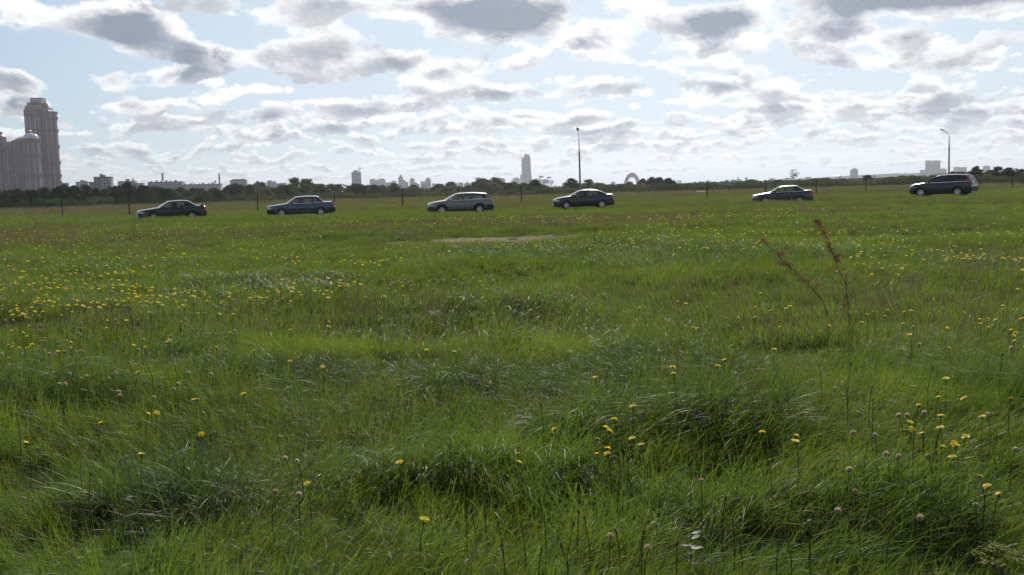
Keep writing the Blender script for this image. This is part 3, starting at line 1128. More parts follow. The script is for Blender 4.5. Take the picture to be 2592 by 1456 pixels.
RUBBER = principled("tyre_rubber", (0.016, 0.016, 0.016), 0.85, noise=(14, .3))
ALLOY = principled("alloy", (0.62, 0.63, 0.65), 0.28, 0.85)
BLACKP = principled("black_plastic", (0.022, 0.022, 0.024), 0.55, noise=(9, .3))
CHROME = principled("chrome", (0.80, 0.81, 0.82), 0.10, 1.0)
INTER = principled("cabin_cloth", (0.035, 0.033, 0.032), 0.85, noise=(12, .3))
LAMPW = principled("lamp_clear", (0.78, 0.80, 0.82), 0.10, 0.35, 0.6, 1.0)
LAMPR = principled("lamp_red", (0.55, 0.025, 0.015), 0.18, 0.0, 0.6, 1.0)
LAMPO = principled("lamp_amber", (0.70, 0.22, 0.03), 0.18, 0.0, 0.6, 1.0)
PLATE = principled("plate_white", (0.72, 0.72, 0.70), 0.4)
GLASS = glass_mat("car_glass", (0.66, 0.76, 0.72), 0.02)
GLASSD = glass_mat("car_glass_dark", (0.16, 0.18, 0.18), 0.02)
SCREEN = glass_mat("windscreen_glass", (0.66, 0.76, 0.72), 0.16, .22)


def interp(pts, x):
    return float(np.interp(x, [p[0] for p in pts], [p[1] for p in pts]))


def make_wheel_meshes(r, w, spokes, key):
    ty = MB().lathe([(r * .66, -w * .5), (r * .9, -w * .52), (r * .985, -w * .40), (r, -w * .2), (r, w * .2), (r * .985, w * .40), (r * .9, w * .52), (r * .66, w * .5),
                     (r * .62, 0), (r * .66, -w * .5)], 28, axis='y').mesh("tyre", 40)
    ty.materials.append(RUBBER)
    rm = MB()
    rr = r * .67
    rm.lathe([(rr, -w * .47), (rr * .95, -w * .50), (rr * .88, -w * .44), (rr * .86, -w * .2)], 28, axis='y')
    rm.lathe([(0.001, -w * .46), (rr * .22, -w * .45), (rr * .24, -w * .3)], 14, axis='y')
    for i in range(spokes):
        a = 2 * math.pi * i / spokes
        c, s = math.cos(a), math.sin(a)

        def pt(q, t, h):
            return (c * q - s * t, h, s * q + c * t)
        wi, wo = rr * .15, rr * (.19 if spokes < 7 else .13)
        rm.add([pt(rr * .15, -wi, -w * .44), pt(rr * .15, wi, -w * .44), pt(rr * .92, wo, -w * .46), pt(rr * .92, -wo, -w * .46),
                pt(rr * .15, -wi, -w * .30), pt(rr * .15, wi, -w * .30), pt(rr * .92, wo, -w * .34), pt(rr * .92, -wo, -w * .34)],
               [(0, 1, 2, 3), (1, 5, 6, 2), (0, 3, 7, 4), (4, 7, 6, 5)])
    rim = rm.mesh("rim", 40)
    rim.materials.append(ALLOY)
    dk = MB().lathe([(0.001, -w * .16), (rr * .9, -w * .16)], 20, axis='y').mesh("brake_disc")
    dk.materials.append(BLACKP)
    return ty, rim, dk


def make_car(S, name, loc, rz, label):
    root = empty(name, loc, rz, label, "car", "cars driving in line across the field")
    L, W = S['L'], S['W']
    hw0 = W / 2
    body_top, roof = S['top'], S['roof']
    xA, xE = roof[0][0], roof[-1][0]
    pm = S['paint']
    zb0 = S['clear']

    def wx(x):
        return hw0 * interp([(0, S.get('nose_w', .80)), (.10, .88), (.30, .95), (.75, .995), (1.5, 1), (L - 1.2, 1), (L - .5, .975), (L - .12, .92), (L, .86)], x)

    def zbot(x):
        return zb0 + interp([(0, .05), (.25, .0), (L - .6, .0), (L, .07)], x)

    def ysec(x, z):
        zb, zt, w = zbot(x), interp(body_top, x), wx(x)
        return w * float(np.interp(z, [zb, zb + .10, zb + .27, zt - .17, zt - .05, zt], [.90, .975, 1.0, 1.0, .965, .90]))

    def X(x):
        return x - L / 2
    # --- lower body, an open tub under the cabin
    tub0, tub1 = xA + .12, S['axles'][1] - S['r'] - .12
    xs = sorted(set(list(np.linspace(0, L, 38)) + [tub0 - .006, tub0 + .006, tub1 - .006, tub1 + .006, .02, .06, L - .02, L - .06]
                    + [p[0] for p in body_top if 0 < p[0] < L]))
    xs = [x for i, x in enumerate(xs) if i == 0 or x - xs[i - 1] > .004]
    rows = []
    for x in xs:
        zb, zt, w = zbot(x), interp(body_top, x), wx(x)
        tub = tub0 < x < tub1
        half = [(0, zb), (.72, zb), (.90, zb), (.975, zb + .10), (1.0, zb + .27), (1.0, zt - .17), (.965, zt - .05), (.90, zt)]
        half += [(.86, zt - .03), (.85, zb + .16), (.4, zb + .14), (0, zb + .14)] if tub else [(.80, zt + .028), (.62, zt + .048), (.36, zt + .060), (0, zt + .064)]
        pos = [(X(x), -q * w, z) for q, z in half]
        neg = [(X(x), q * w, z) for q, z in half[1:-1]][::-1]
        rows.append(pos + neg)
    mb = MB().grid(rows, True)
    n = len(rows[0])
    mb.add(rows[0], [tuple(range(n))])
    mb.add(rows[-1], [tuple(range(n))[::-1]])
    body = mb.build("body", pm, root, sharp=38)
    # wheel arches cut out of it
    ct = MB()
    for ax in S['axles']:
        for s in (-1, 1):
            R = S['r'] + S.get('arch', .055)
            y0, y1 = s * (hw0 - .30), s * (hw0 + .2)
            ct.tube([(X(ax), y0, S['r'] + .01), (X(ax), y1, S['r'] + .01)], R, 28, smooth=False)
    cutter = ct.build("cutter", BLACKP, None, sharp=30)
    cutter.parent = root
    md = body.modifiers.new("arches", 'BOOLEAN')
    md.operation = 'DIFFERENCE'
    md.solver = 'EXACT'
    md.object = cutter
    dg = bpy.context.evaluated_depsgraph_get()
    me = bpy.data.meshes.new_from_object(body.evaluated_get(dg))
    body.modifiers.clear()
    if len(me.polygons) > 200:
        body.data = me
        me.set_sharp_from_angle(angle=math.radians(38))
    bpy.data.objects.remove(cutter)

    # --- patches that hug the body side
    def side_patch(nm, x0, x1, zlo, zhi, off, mat, parent=root, sides=(-1, 1), nx=8, nz=4, sharp=None):
        out = []
        for s in sides:
            m2 = MB()
            rws = []
            for i in range(nx + 1):
                x = x0 + (x1 - x0) * i / nx
                lo = zlo(x) if callable(zlo) else zlo
                hi = zhi(x) if callable(zhi) else zhi
                rws.append([(X(x), s * (ysec(x, lo + (hi - lo) * j / nz) + off), lo + (hi - lo) * j / nz) for j in range(nz + 1)])
            m2.grid(rws)
            inner = [[(p[0], p[1] - s * (off + .012), p[2]) for p in r] for r in rws]
            for r1, r2 in ((rws[0], inner[0]), (rws[-1], inner[-1])):
                m2.grid([r1, r2], smooth=False)
            m2.grid([[r[0] for r in rws], [r[0] for r in inner]], smooth=False)
            m2.grid([[r[-1] for r in rws], [r[-1] for r in inner]], smooth=False)
            out.append(m2.build(nm, mat, parent, sharp=sharp or 35))
        return out

    belt = lambda x: interp(body_top, x) - .012
    sill = zb0 + .12
    B = S['B']
    doors = [(xA + .16, B - .012), (B + .012, S['door_end'])]
    for (a, b) in doors:
        for d in side_patch("door", a, b, sill, belt, .006, pm):
            s = -1 if d.data.vertices[0].co.y < 0 else 1
            hx = b - .17
            zh = interp(body_top, hx) - .15
            yy = ysec(hx, zh)
            h = MB().box(X(hx - .10), X(hx + .10), s * (yy + .004) if s > 0 else s * (yy + .035), s * (yy + .035) if s > 0 else s * (yy + .004), zh - .018, zh + .018)
            h.build("handle", S.get('handle', BLACKP), d)
    if S.get('belt_chrome'):
        side_patch("belt_trim", xA + .14, xE - .08, lambda x: interp(body_top, x) - .018, lambda x: interp(body_top, x) + .0, .018, CHROME, nx=10, nz=1)
    if S.get('moulding'):
        side_patch("side_moulding", S['axles'][0] + S['r'] + .09, S['axles'][1] - S['r'] - .09, sill + .20, sill + .27, .022, S['moulding'], nz=1)
    if S.get('clad'):
        side_patch("sill_cladding", S['axles'][0] + S['r'] + .08, S['axles'][1] - S['r'] - .08, zb0 + .02, zb0 + .17, .022, BLACKP, nz=2)
        side_patch("sill_strip", S['axles'][0] + S['r'] + .10, S['axles'][1] - S['r'] - .10, zb0 + .075, zb0 + .10, .030, CHROME, nz=1)
        for ax in S['axles']:
            for s in (-1, 1):
                m2 = MB()
                ri, ro = S['r'] + .05, S['r'] + .13
                rws = []
                for j in range(17):
                    a = math.radians(-8 + 196 * j / 16)
                    rws.append([(X(ax) + q * math.cos(a), s * (ysec(ax + q * math.cos(a), max(S['r'] + q * math.sin(a), zb0 + .02)) + .014),
                                 max(S['r'] + q * math.sin(a), zb0 + .02)) for q in (ri, (ri + ro) / 2, ro)])
                m2.grid(rws).build("arch_cladding", BLACKP, root)
    # --- bumpers: bands that wrap the nose and the tail
    def wrap(nm, front, zlo, zhi, depth, off, mat, inner_frac=0.0, parent=root, one=None):
        sides = (-1, 1) if inner_frac > 0 else (0,)
        xe = 0.0 if front else L
        sg = 1 if front else -1
        pth = []
        w0 = ysec(xe + sg * .001, (zlo + zhi) / 2)
        k = 8
        for i in range(k + 1):
            pth.append((xe - sg * off, w0 * (inner_frac + (1 - inner_frac) * i / k)))
        for i in range(1, 9):
            x = xe + sg * depth * i / 8
            pth.append((x - sg * off * (1 - i / 8), ysec(x, (zlo + zhi) / 2) + off))
        outs = []
        for s in (sides if inner_frac > 0 else (0,)):
            if s == 0:
                full = [(px, -py) for px, py in pth[::-1]] + pth[1:]
            else:
                full = [(px, s * py) for px, py in pth]
            cen = (xe + sg * .5)
            rws = []
            for (px, py) in full:
                ix, iy = px + sg * .03, py * .955
                rws.append([(X(ix), iy, zlo), (X(px), py, zlo + .012), (X(px), py, zhi - .012), (X(ix), iy, zhi)])
            outs.append(MB().grid(rws).build(nm, mat, parent, sharp=50))
        return outs
    bz0, bz1 = S['bump']
    wrap("front_bumper", True, bz0, bz1, .42, .035, S.get('bump_mat', pm))
    wrap("rear_bumper", False, bz0 + .06, bz1 + .08, .50, .035, S.get('bump_mat', pm))
    if S.get('bump_trim'):
        wrap("bumper_trim", True, bz1 - .05, bz1 - .0, .40, .045, S['bump_trim'])
        wrap("bumper_trim", False, bz1 + .03, bz1 + .07, .40, .045, S['bump_trim'])
    hz0, hz1 = S['head']
    wrap("headlight", True, hz0, hz1, S.get('head_d', .30), .016, LAMPW, .52)
    for s in (-1, 1):
        x0 = S.get('head_d', .30)
        side_patch("indicator", x0 + .01, x0 + .09, hz0 + .01, hz1 - .02, .015, LAMPO, sides=(s,), nx=2, nz=1)
    wrap("grille", True, hz0 - .005, hz1 + .0, .001, .012, BLACKP)[0]
    MB().box(X(-.03), X(-.014), -.06, .06, hz0 + .03, hz1 - .03).build("badge", CHROME, root)
    if S['tail']:
        tz0, tz1 = S['tail']
        wrap("tail_light", False, tz0, tz1, .22, .018, LAMPR, .55)
    MB().box(X(L + .03), X(L + .042), -.26, .26, S['plate'], S['plate'] + .11).build("number_plate", PLATE, root)
    MB().box(X(-.055), X(-.04), -.26, .26, bz0 + .08, bz0 + .19).build("number_plate", PLATE, root)

    # --- cabin
    zr = max(p[1] for p in roof)
    wb, wr = .885 * hw0, S.get('wr', .66) * hw0

    def yc(x, z):
        zt = interp(body_top, x)
        t = max(0, min(1.05, (z - zt) / (zr - zt)))
        bow = .03 * math.sin(math.pi * min(1, t))
        return wb * (wx(x) / hw0) + (wr - wb) * t + bow
    ro = lambda x: interp(roof, x)
    cols = sorted(set([p[0] for p in roof] + list(np.linspace(xA, xE, 40)) + [B - .045, B + .045, S['C'], S['win_end']]))

    def thick(x):
        e = .02
        sl = abs(ro(min(x + e, xE)) - ro(max(x - e, xA))) / (min(x + e, xE) - max(x - e, xA))
        return .060 * math.sqrt(1 + sl * sl)
    low = lambda x: interp(body_top, x)
    hi_in = lambda x: max(low(x), ro(x) - thick(x))
    fr = MB()

    def strip(m, a, b, f0, f1, s, off=0.0, nz=5):
        cc = [a] + [c for c in cols if a + 1e-4 < c < b - 1e-4] + [b]
        rws = [[(X(x), s * (yc(x, f0(x) + (f1(x) - f0(x)) * j / nz) + off), f0(x) + (f1(x) - f0(x)) * j / nz) for j in range(nz + 1)] for x in cc]
        m.grid(rws)
    for s in (-1, 1):
        strip(fr, xA, xE, hi_in, lambda x: max(ro(x), low(x)), s, nz=2)
        strip(fr, B - .045, B + .045, low, hi_in, s)
        for (a, b) in S['pillars']:
            strip(fr, a, b, low, hi_in, s)
    fr.build("cabin_frame", S.get('frame_mat', pm), root, sharp=50)
    gm = S.get('glass', GLASS)
    wins = S['windows']
    for i, (a, b) in enumerate(wins):
        for s in (-1, 1):
            m2 = MB()
            strip(m2, a, b, low, lambda x: hi_in(x) + .008, s, -.012)
            m2.build("side_window", gm[i] if isinstance(gm, tuple) else gm, root)
    # roof, windscreen and rear window share the roof line
    def across(a, b, mat, nm, frac=1.0, crown=.065, off=0.0):
        cc = [a] + [c for c in cols if a + 1e-4 < c < b - 1e-4] + [b]
        rws = []
        for x in cc:
            z = ro(x)
            y = yc(x, z)
            rws.append([(X(x), y * q * frac, z + crown * (1 - abs(q) ** 2.6) + off) for q in np.linspace(-1, 1, 15)])
        return MB().grid(rws).build(nm, mat, root, sharp=60)
    across(S['rf'], S['rr'], pm, "roof")
    across(xA, S['rf'], SCREEN, "windscreen", .985)
    across(S['rr'], xE, S.get('rear_glass', SCREEN), "rear_window", .985)
    if S.get('rails'):
        for s in (-1, 1):
            a, b = S['rf'] + .25, S['rr'] - .12
            pts = [(X(a), s * (yc(a, ro(a)) - .05), ro(a) + .005)]
            for t in np.linspace(.05, .95, 8):
                x = a + (b - a) * t
                pts.append((X(x), s * (yc(x, ro(x)) - .045), ro(x) + .06))
            pts.append((X(b), s * (yc(b, ro(b)) - .05), ro(b) + .005))
            MB().tube(pts, .018, 6).build("roof_rail", S['rails'], root)
    if S.get('dtail'):                      # tall lamps running up the rear pillars
        for s in (-1, 1):
            pts = S['dtail']
            m2 = MB()
            rws = []
            for (x, z, w, d) in pts:
                y = yc(x - .03, z) if z > low(min(x, xE)) else ysec(min(x, L - .02), z)
                rws.append([(X(x - d), s * (y + .016), z), (X(x - .01), s * (y + .012), z), (X(x + .028), s * (y - .04), z), (X(x + .034), s * (y - w), z)])
            m2.grid(rws).build("tail_light", LAMPR, root, sharp=60)
    if S.get('spoiler'):
        x0, x1, z0, z1 = S['spoiler']
        m2 = MB()
        rws = []
        for q in np.linspace(-1, 1, 9):
            y = q * hw0 * .84
            bx = -.06 * q * q
            rws.append([(X(x0 + bx), y, z1 - .03), (X(x0 + .05 + bx), y, z1 - .005), (X(x1 + bx), y, z1), (X(x1 + bx), y, z1 - .025), (X(x0 + .04 + bx), y, z1 - .045)])
        m2.grid(rws, True)
        for q in (-.8, .8):
            y = q * hw0 * .84
            m2.box(X(x0 + .0), X(x0 + .12), y - .03, y + .03, z0, z1 - .03)
        m2.build("spoiler", pm, root, sharp=45)
    if S.get('lip'):
        x0, x1, z1 = S['lip']
        rws = []
        for q in np.linspace(-1, 1, 9):
            y = q * hw0 * .80
            zt = interp(body_top, x0) + .0
            rws.append([(X(x0), y, zt), (X(x1), y, z1), (X(x1 + .015), y, z1 - .02), (X(x1 + .01), y, z1 - .12)])
        MB().grid(rws).build("boot_lip", pm, root, sharp=40)
    # mirrors
    for s in (-1, 1):
        x = xA + .33
        z = low(x) + .07
        y0 = yc(x, z)
        m2 = MB()
        m2.lathe([(.005, -.10), (.06, -.09), (.078, 0), (.06, .09), (.005, .10)], 10, axis='y', origin=(X(x), s * (y0 + .13), z))
        m2.tube([(X(x + .02), s * (y0 - .02), z - .04), (X(x), s * (y0 + .08), z - .01)], [.025, .02], 6)
        m2.build("mirror", S.get('mirror', pm), root)
    # cabin fittings
    for sy in (-1, 1):
        x = B - .28
        m2 = MB().box(X(x - .40), X(x + .1), sy * .36 - .22, sy * .36 + .22, zb0 + .16, zb0 + .36)
        rws = []
        for t in np.linspace(0, 1, 5):
            xx = X(x + .02 + .20 * t)
            hh = .24 - .03 * t
            rws.append([(xx, sy * .36 - hh, zb0 + .30 + .62 * t), (xx + .10, sy * .36 - hh, zb0 + .30 + .62 * t), (xx + .10, sy * .36 + hh, zb0 + .30 + .62 * t), (xx, sy * .36 + hh, zb0 + .30 + .62 * t)])
        m2.grid(rws, True)
        m2.add(rws[-1], [(0, 1, 2, 3)])
        xx = X(x + .26)
        m2.box(xx - .02, xx + .07, sy * .36 - .11, sy * .36 + .11, zb0 + .94, zb0 + 1.08)
        m2.build("front_seat", INTER, root)
    x = tub1 - .35
    m2 = MB().box(X(x - .35), X(x + .1), -.62, .62, zb0 + .15, zb0 + .38).box(X(x + .08), X(tub1 - .03), -.60, .60, zb0 + .2, min(zb0 + .86, low(tub1) + .02))
    for yy in (-.36, .36):
        m2.box(X(tub1 - .14), X(tub1 - .05), yy - .11, yy + .11, zb0 + .80, low(tub1) + .12)
    m2.build("rear_seat", INTER, root)
    MB().box(X(tub0 + .02), X(tub0 + .36), -.66, .66, zb0 + .38, low(tub0) - .0).build("dashboard", INTER, root)
    sw = MB()
    cx_, cz_ = X(tub0 + .52), low(tub0) - .02
    ring = []
    for j in range(17):
        a = 2 * math.pi * j / 16
        ring.append((cx_ + .06 * math.sin(a), -.36 + .18 * math.cos(a), cz_ + .17 * math.sin(a)))
    sw.tube(ring, .014, 6, cap=False)
    sw.tube([(cx_ - .18, -.36, cz_ - .06), (cx_, -.36, cz_)], .03, 6)
    sw.build("steering_wheel", BLACKP, root)
    # wheels
    ty, rim, dk = make_wheel_meshes(S['r'], .20, S['spokes'], name)
    for ax in S['axles']:
        for s in (-1, 1):
            w = mesh_obj("wheel", ty, None, root)
            w.location = (X(ax), s * (hw0 - .115), S['r'])
            w.rotation_euler = (0, random.random() * 1.2, 0)
            if s > 0:
                w.rotation_euler = (0, 0, math.pi)
            mesh_obj("rim", rim, None, w)
            mesh_obj("brake_disc", dk, None, w)
    return root


def sedan(**k):
    d = dict(clear=.17, r=.315, spokes=5, bump=(.30, .56), tail=(.66, .88), plate=.66, W=1.76)
    d.update(k)
    return d


CAR_SPECS = []


def place_on(px, Y, phi):
    th = math.atan((px - CX) / F_PX)
    p = at(px, hor(px), Y)
    return (p.x, p.y, hz(p.x, p.y) + .0), -th - math.radians(phi)


def define_cars():
    c1 = sedan(L=4.72, paint=paint("paint_dark_green", (0.012, 0.020, 0.017)), axles=(.98, 3.65),
               top=[(0, .60), (.03, .68), (.10, .735), (.5, .79), (1.0, .86), (1.40, .915), (1.6, .93), (3.9, .985), (4.06, 1.0), (4.3, 1.0), (4.60, .985), (4.69, .93), (4.72, .70)],
               roof=[(1.44, .925), (1.80, 1.155), (2.12, 1.335), (2.3, 1.372), (2.75, 1.395), (3.2, 1.39), (3.52, 1.36), (3.78, 1.19), (4.06, 1.01)],
               B=2.62, C=3.42, win_end=3.42, rf=2.2, rr=3.48, door_end=3.34, pillars=[(3.42, 4.06)], windows=[(1.62, 2.575), (2.665, 3.42)],
               head=(.56, .69), spoiler=(4.38, 4.68, .98, 1.13), bump_trim=None, tail=(.70, .93))
    c2 = sedan(L=4.80, paint=paint("paint_blue_grey", (0.055, 0.085, 0.115), .45, .34), axles=(.98, 3.75),
               top=[(0, .62), (.02, .74), (.08, .765), (.5, .815), (1.0, .88), (1.38, .935), (1.6, .945), (3.8, .99), (3.95, 1.0), (4.3, 1.0), (4.62, .995), (4.70, .95), (4.74, .68), (4.80, .66)],
               roof=[(1.40, .94), (1.70, 1.16), (2.02, 1.36), (2.2, 1.395), (2.7, 1.425), (3.3, 1.425), (3.60, 1.40), (3.68, 1.36), (3.80, 1.20), (3.97, 1.01)],
               B=2.55, C=3.66, win_end=3.5, rf=2.1, rr=3.63, door_end=3.38, pillars=[(3.30, 3.38), (3.64, 3.97)], windows=[(1.58, 2.505), (2.595, 3.30), (3.38, 3.64)],
               head=(.56, .73), head_d=.20, belt_chrome=True, bump_mat=BLACKP, lip=(4.42, 4.70, 1.06), tail=(.70, .92), moulding=BLACKP, bump=(.32, .55))
    c3 = sedan(L=4.84, W=1.86, paint=paint("paint_bronze_grey", (0.20, 0.178, 0.17), .6, .35), clear=.22, r=.35, axles=(.96, 3.77), arch=.06,
               top=[(0, .66), (.03, .76), (.12, .83), (.5, .92), (.9, .985), (1.25, 1.03), (1.6, 1.03), (4.0, 1.10), (4.6, 1.10), (4.74, 1.05), (4.80, .92), (4.84, .70)],
               roof=[(1.28, 1.03), (1.70, 1.29), (2.10, 1.475), (2.35, 1.525), (2.9, 1.56), (3.6, 1.545), (4.20, 1.49), (4.36, 1.465), (4.56, 1.28), (4.72, 1.08)],
               B=2.68, C=4.40, win_end=4.30, rf=2.2, rr=4.34, door_end=3.36, pillars=[(3.46, 3.52), (4.26, 4.72)], windows=[(1.55, 2.635), (2.725, 3.46), (3.52, 4.26)],
               head=(.68, .80), head_d=.36, tail=None, clad=True, rails=CHROME, belt_chrome=True, bump=(.30, .60), bump_mat=BLACKP, bump_trim=None,
               dtail=[(4.40, 1.44, .06, .05), (4.50, 1.32, .07, .07), (4.62, 1.18, .10, .10), (4.76, 1.02, .14, .14), (4.83, .86, .16, .12)], spokes=6, plate=.78,
               mirror=CHROME, wr=.68)
    c4 = sedan(L=4.60, W=1.80, paint=paint("paint_graphite", (0.022, 0.024, 0.030), .5, .26), axles=(.94, 3.655), r=.32,
               top=[(0, .62), (.03, .71), (.12, .76), (.45, .845), (.85, .92), (1.22, .965), (1.6, .965), (3.6, 1.01), (4.05, 1.05), (4.3, 1.065), (4.50, 1.05), (4.55, .95), (4.60, .70)],
               roof=[(1.24, .965), (1.60, 1.175), (1.95, 1.345), (2.3, 1.415), (2.75, 1.435), (3.15, 1.41), (3.45, 1.345), (3.75, 1.23), (4.02, 1.10), (4.12, 1.055)],
               B=2.50, C=3.36, win_end=3.4, rf=2.1, rr=3.22, door_end=3.24, pillars=[(3.50, 4.12)], windows=[(1.52, 2.455), (2.545, 3.50)],
               head=(.60, .74), head_d=.36, tail=(.74, .98), spokes=7, bump=(.27, .56), glass=GLASS, handle=None)
    c4['handle'] = c4['paint']
    c5 = sedan(L=4.66, paint=paint("paint_dark_teal", (0.018, 0.027, 0.030), .45, .30), axles=(.98, 3.645),
               top=[(0, .60), (.02, .70), (.08, .735), (.5, .79), (1.0, .87), (1.38, .935), (1.6, .945), (3.85, .995), (4.0, 1.02), (4.3, 1.03), (4.56, 1.02), (4.62, .95), (4.66, .68)],
               roof=[(1.40, .94), (1.75, 1.165), (2.08, 1.35), (2.25, 1.385), (2.7, 1.41), (3.2, 1.41), (3.48, 1.39), (3.74, 1.21), (4.0, 1.03)],
               B=2.58, C=3.3, win_end=3.3, rf=2.15, rr=3.46, door_end=3.34, pillars=[(3.26, 4.0)], windows=[(1.60, 2.535), (2.625, 3.26)],
               head=(.55, .68), head_d=.22, belt_chrome=True, bump_trim=CHROME, tail=(.68, .94))
    c6 = sedan(L=4.80, W=1.90, paint=paint("paint_black", (0.009, 0.009, 0.011), .3, .22), clear=.21, r=.375, axles=(.93, 3.79), arch=.065,
               top=[(0, .78), (.03, .90), (.12, .97), (.5, 1.045), (.9, 1.10), (1.18, 1.125), (1.6, 1.13), (4.2, 1.20), (4.58, 1.20), (4.70, 1.15), (4.76, .98), (4.80, .76)],
               roof=[(1.20, 1.125), (1.65, 1.405), (2.05, 1.615), (2.35, 1.69), (2.9, 1.735), (3.6, 1.735), (4.25, 1.69), (4.40, 1.655), (4.56, 1.42), (4.70, 1.18)],
               B=2.62, C=4.3, win_end=4.2, rf=2.2, rr=4.36, door_end=3.36, pillars=[(3.44, 3.50), (4.22, 4.70)], windows=[(1.50, 2.575), (2.665, 3.44), (3.50, 4.22)],
               head=(.78, .93), head_d=.32, tail=None, clad=False, rails=BLACKP, bump=(.36, .70), bump_mat=None, spokes=6, plate=.92, glass=(GLASSD, GLASSD, GLASSD),
               dtail=[(4.44, 1.60, .06, .05), (4.54, 1.44, .08, .07), (4.64, 1.28, .14, .11), (4.76, 1.10, .22, .20), (4.80, .92, .26, .24)], belt_chrome=True, wr=.72)
    c6['bump_mat'] = BLACKP
    c6['rear_glass'] = GLASSD
    out = [(c1, "sedan_car", 432, 72.5, -8, "dark green sedan with a boot spoiler, leftmost car in the field"),
           (c2, "sedan_car", 760, 72.3, -4, "boxy blue-grey sedan with a chrome belt line, second car from the left"),
           (c3, "estate_car", 1163, 74.0, -7, "bronze-grey estate car with roof rails and tall red tail lights"),
           (c4, "sedan_car", 1475, 76.3, -6, "dark graphite sedan with an arched coupe roof, beside the middle lamp post"),
           (c5, "sedan_car", 1980, 79.5, -2, "dark angular sedan with white window trim, second car from the right"),
           (c6, "suv_car", 2388, 80.0, 18, "black sport utility car with red rear lamps, rightmost in the field")]
    for (S, nm, px, Y, phi, lab) in out:
        loc, rz = place_on(px, Y, phi)
        CARS_XY.append((loc[0], loc[1], rz, S['L']))
        CAR_SPECS.append((S, nm, loc, rz, lab))


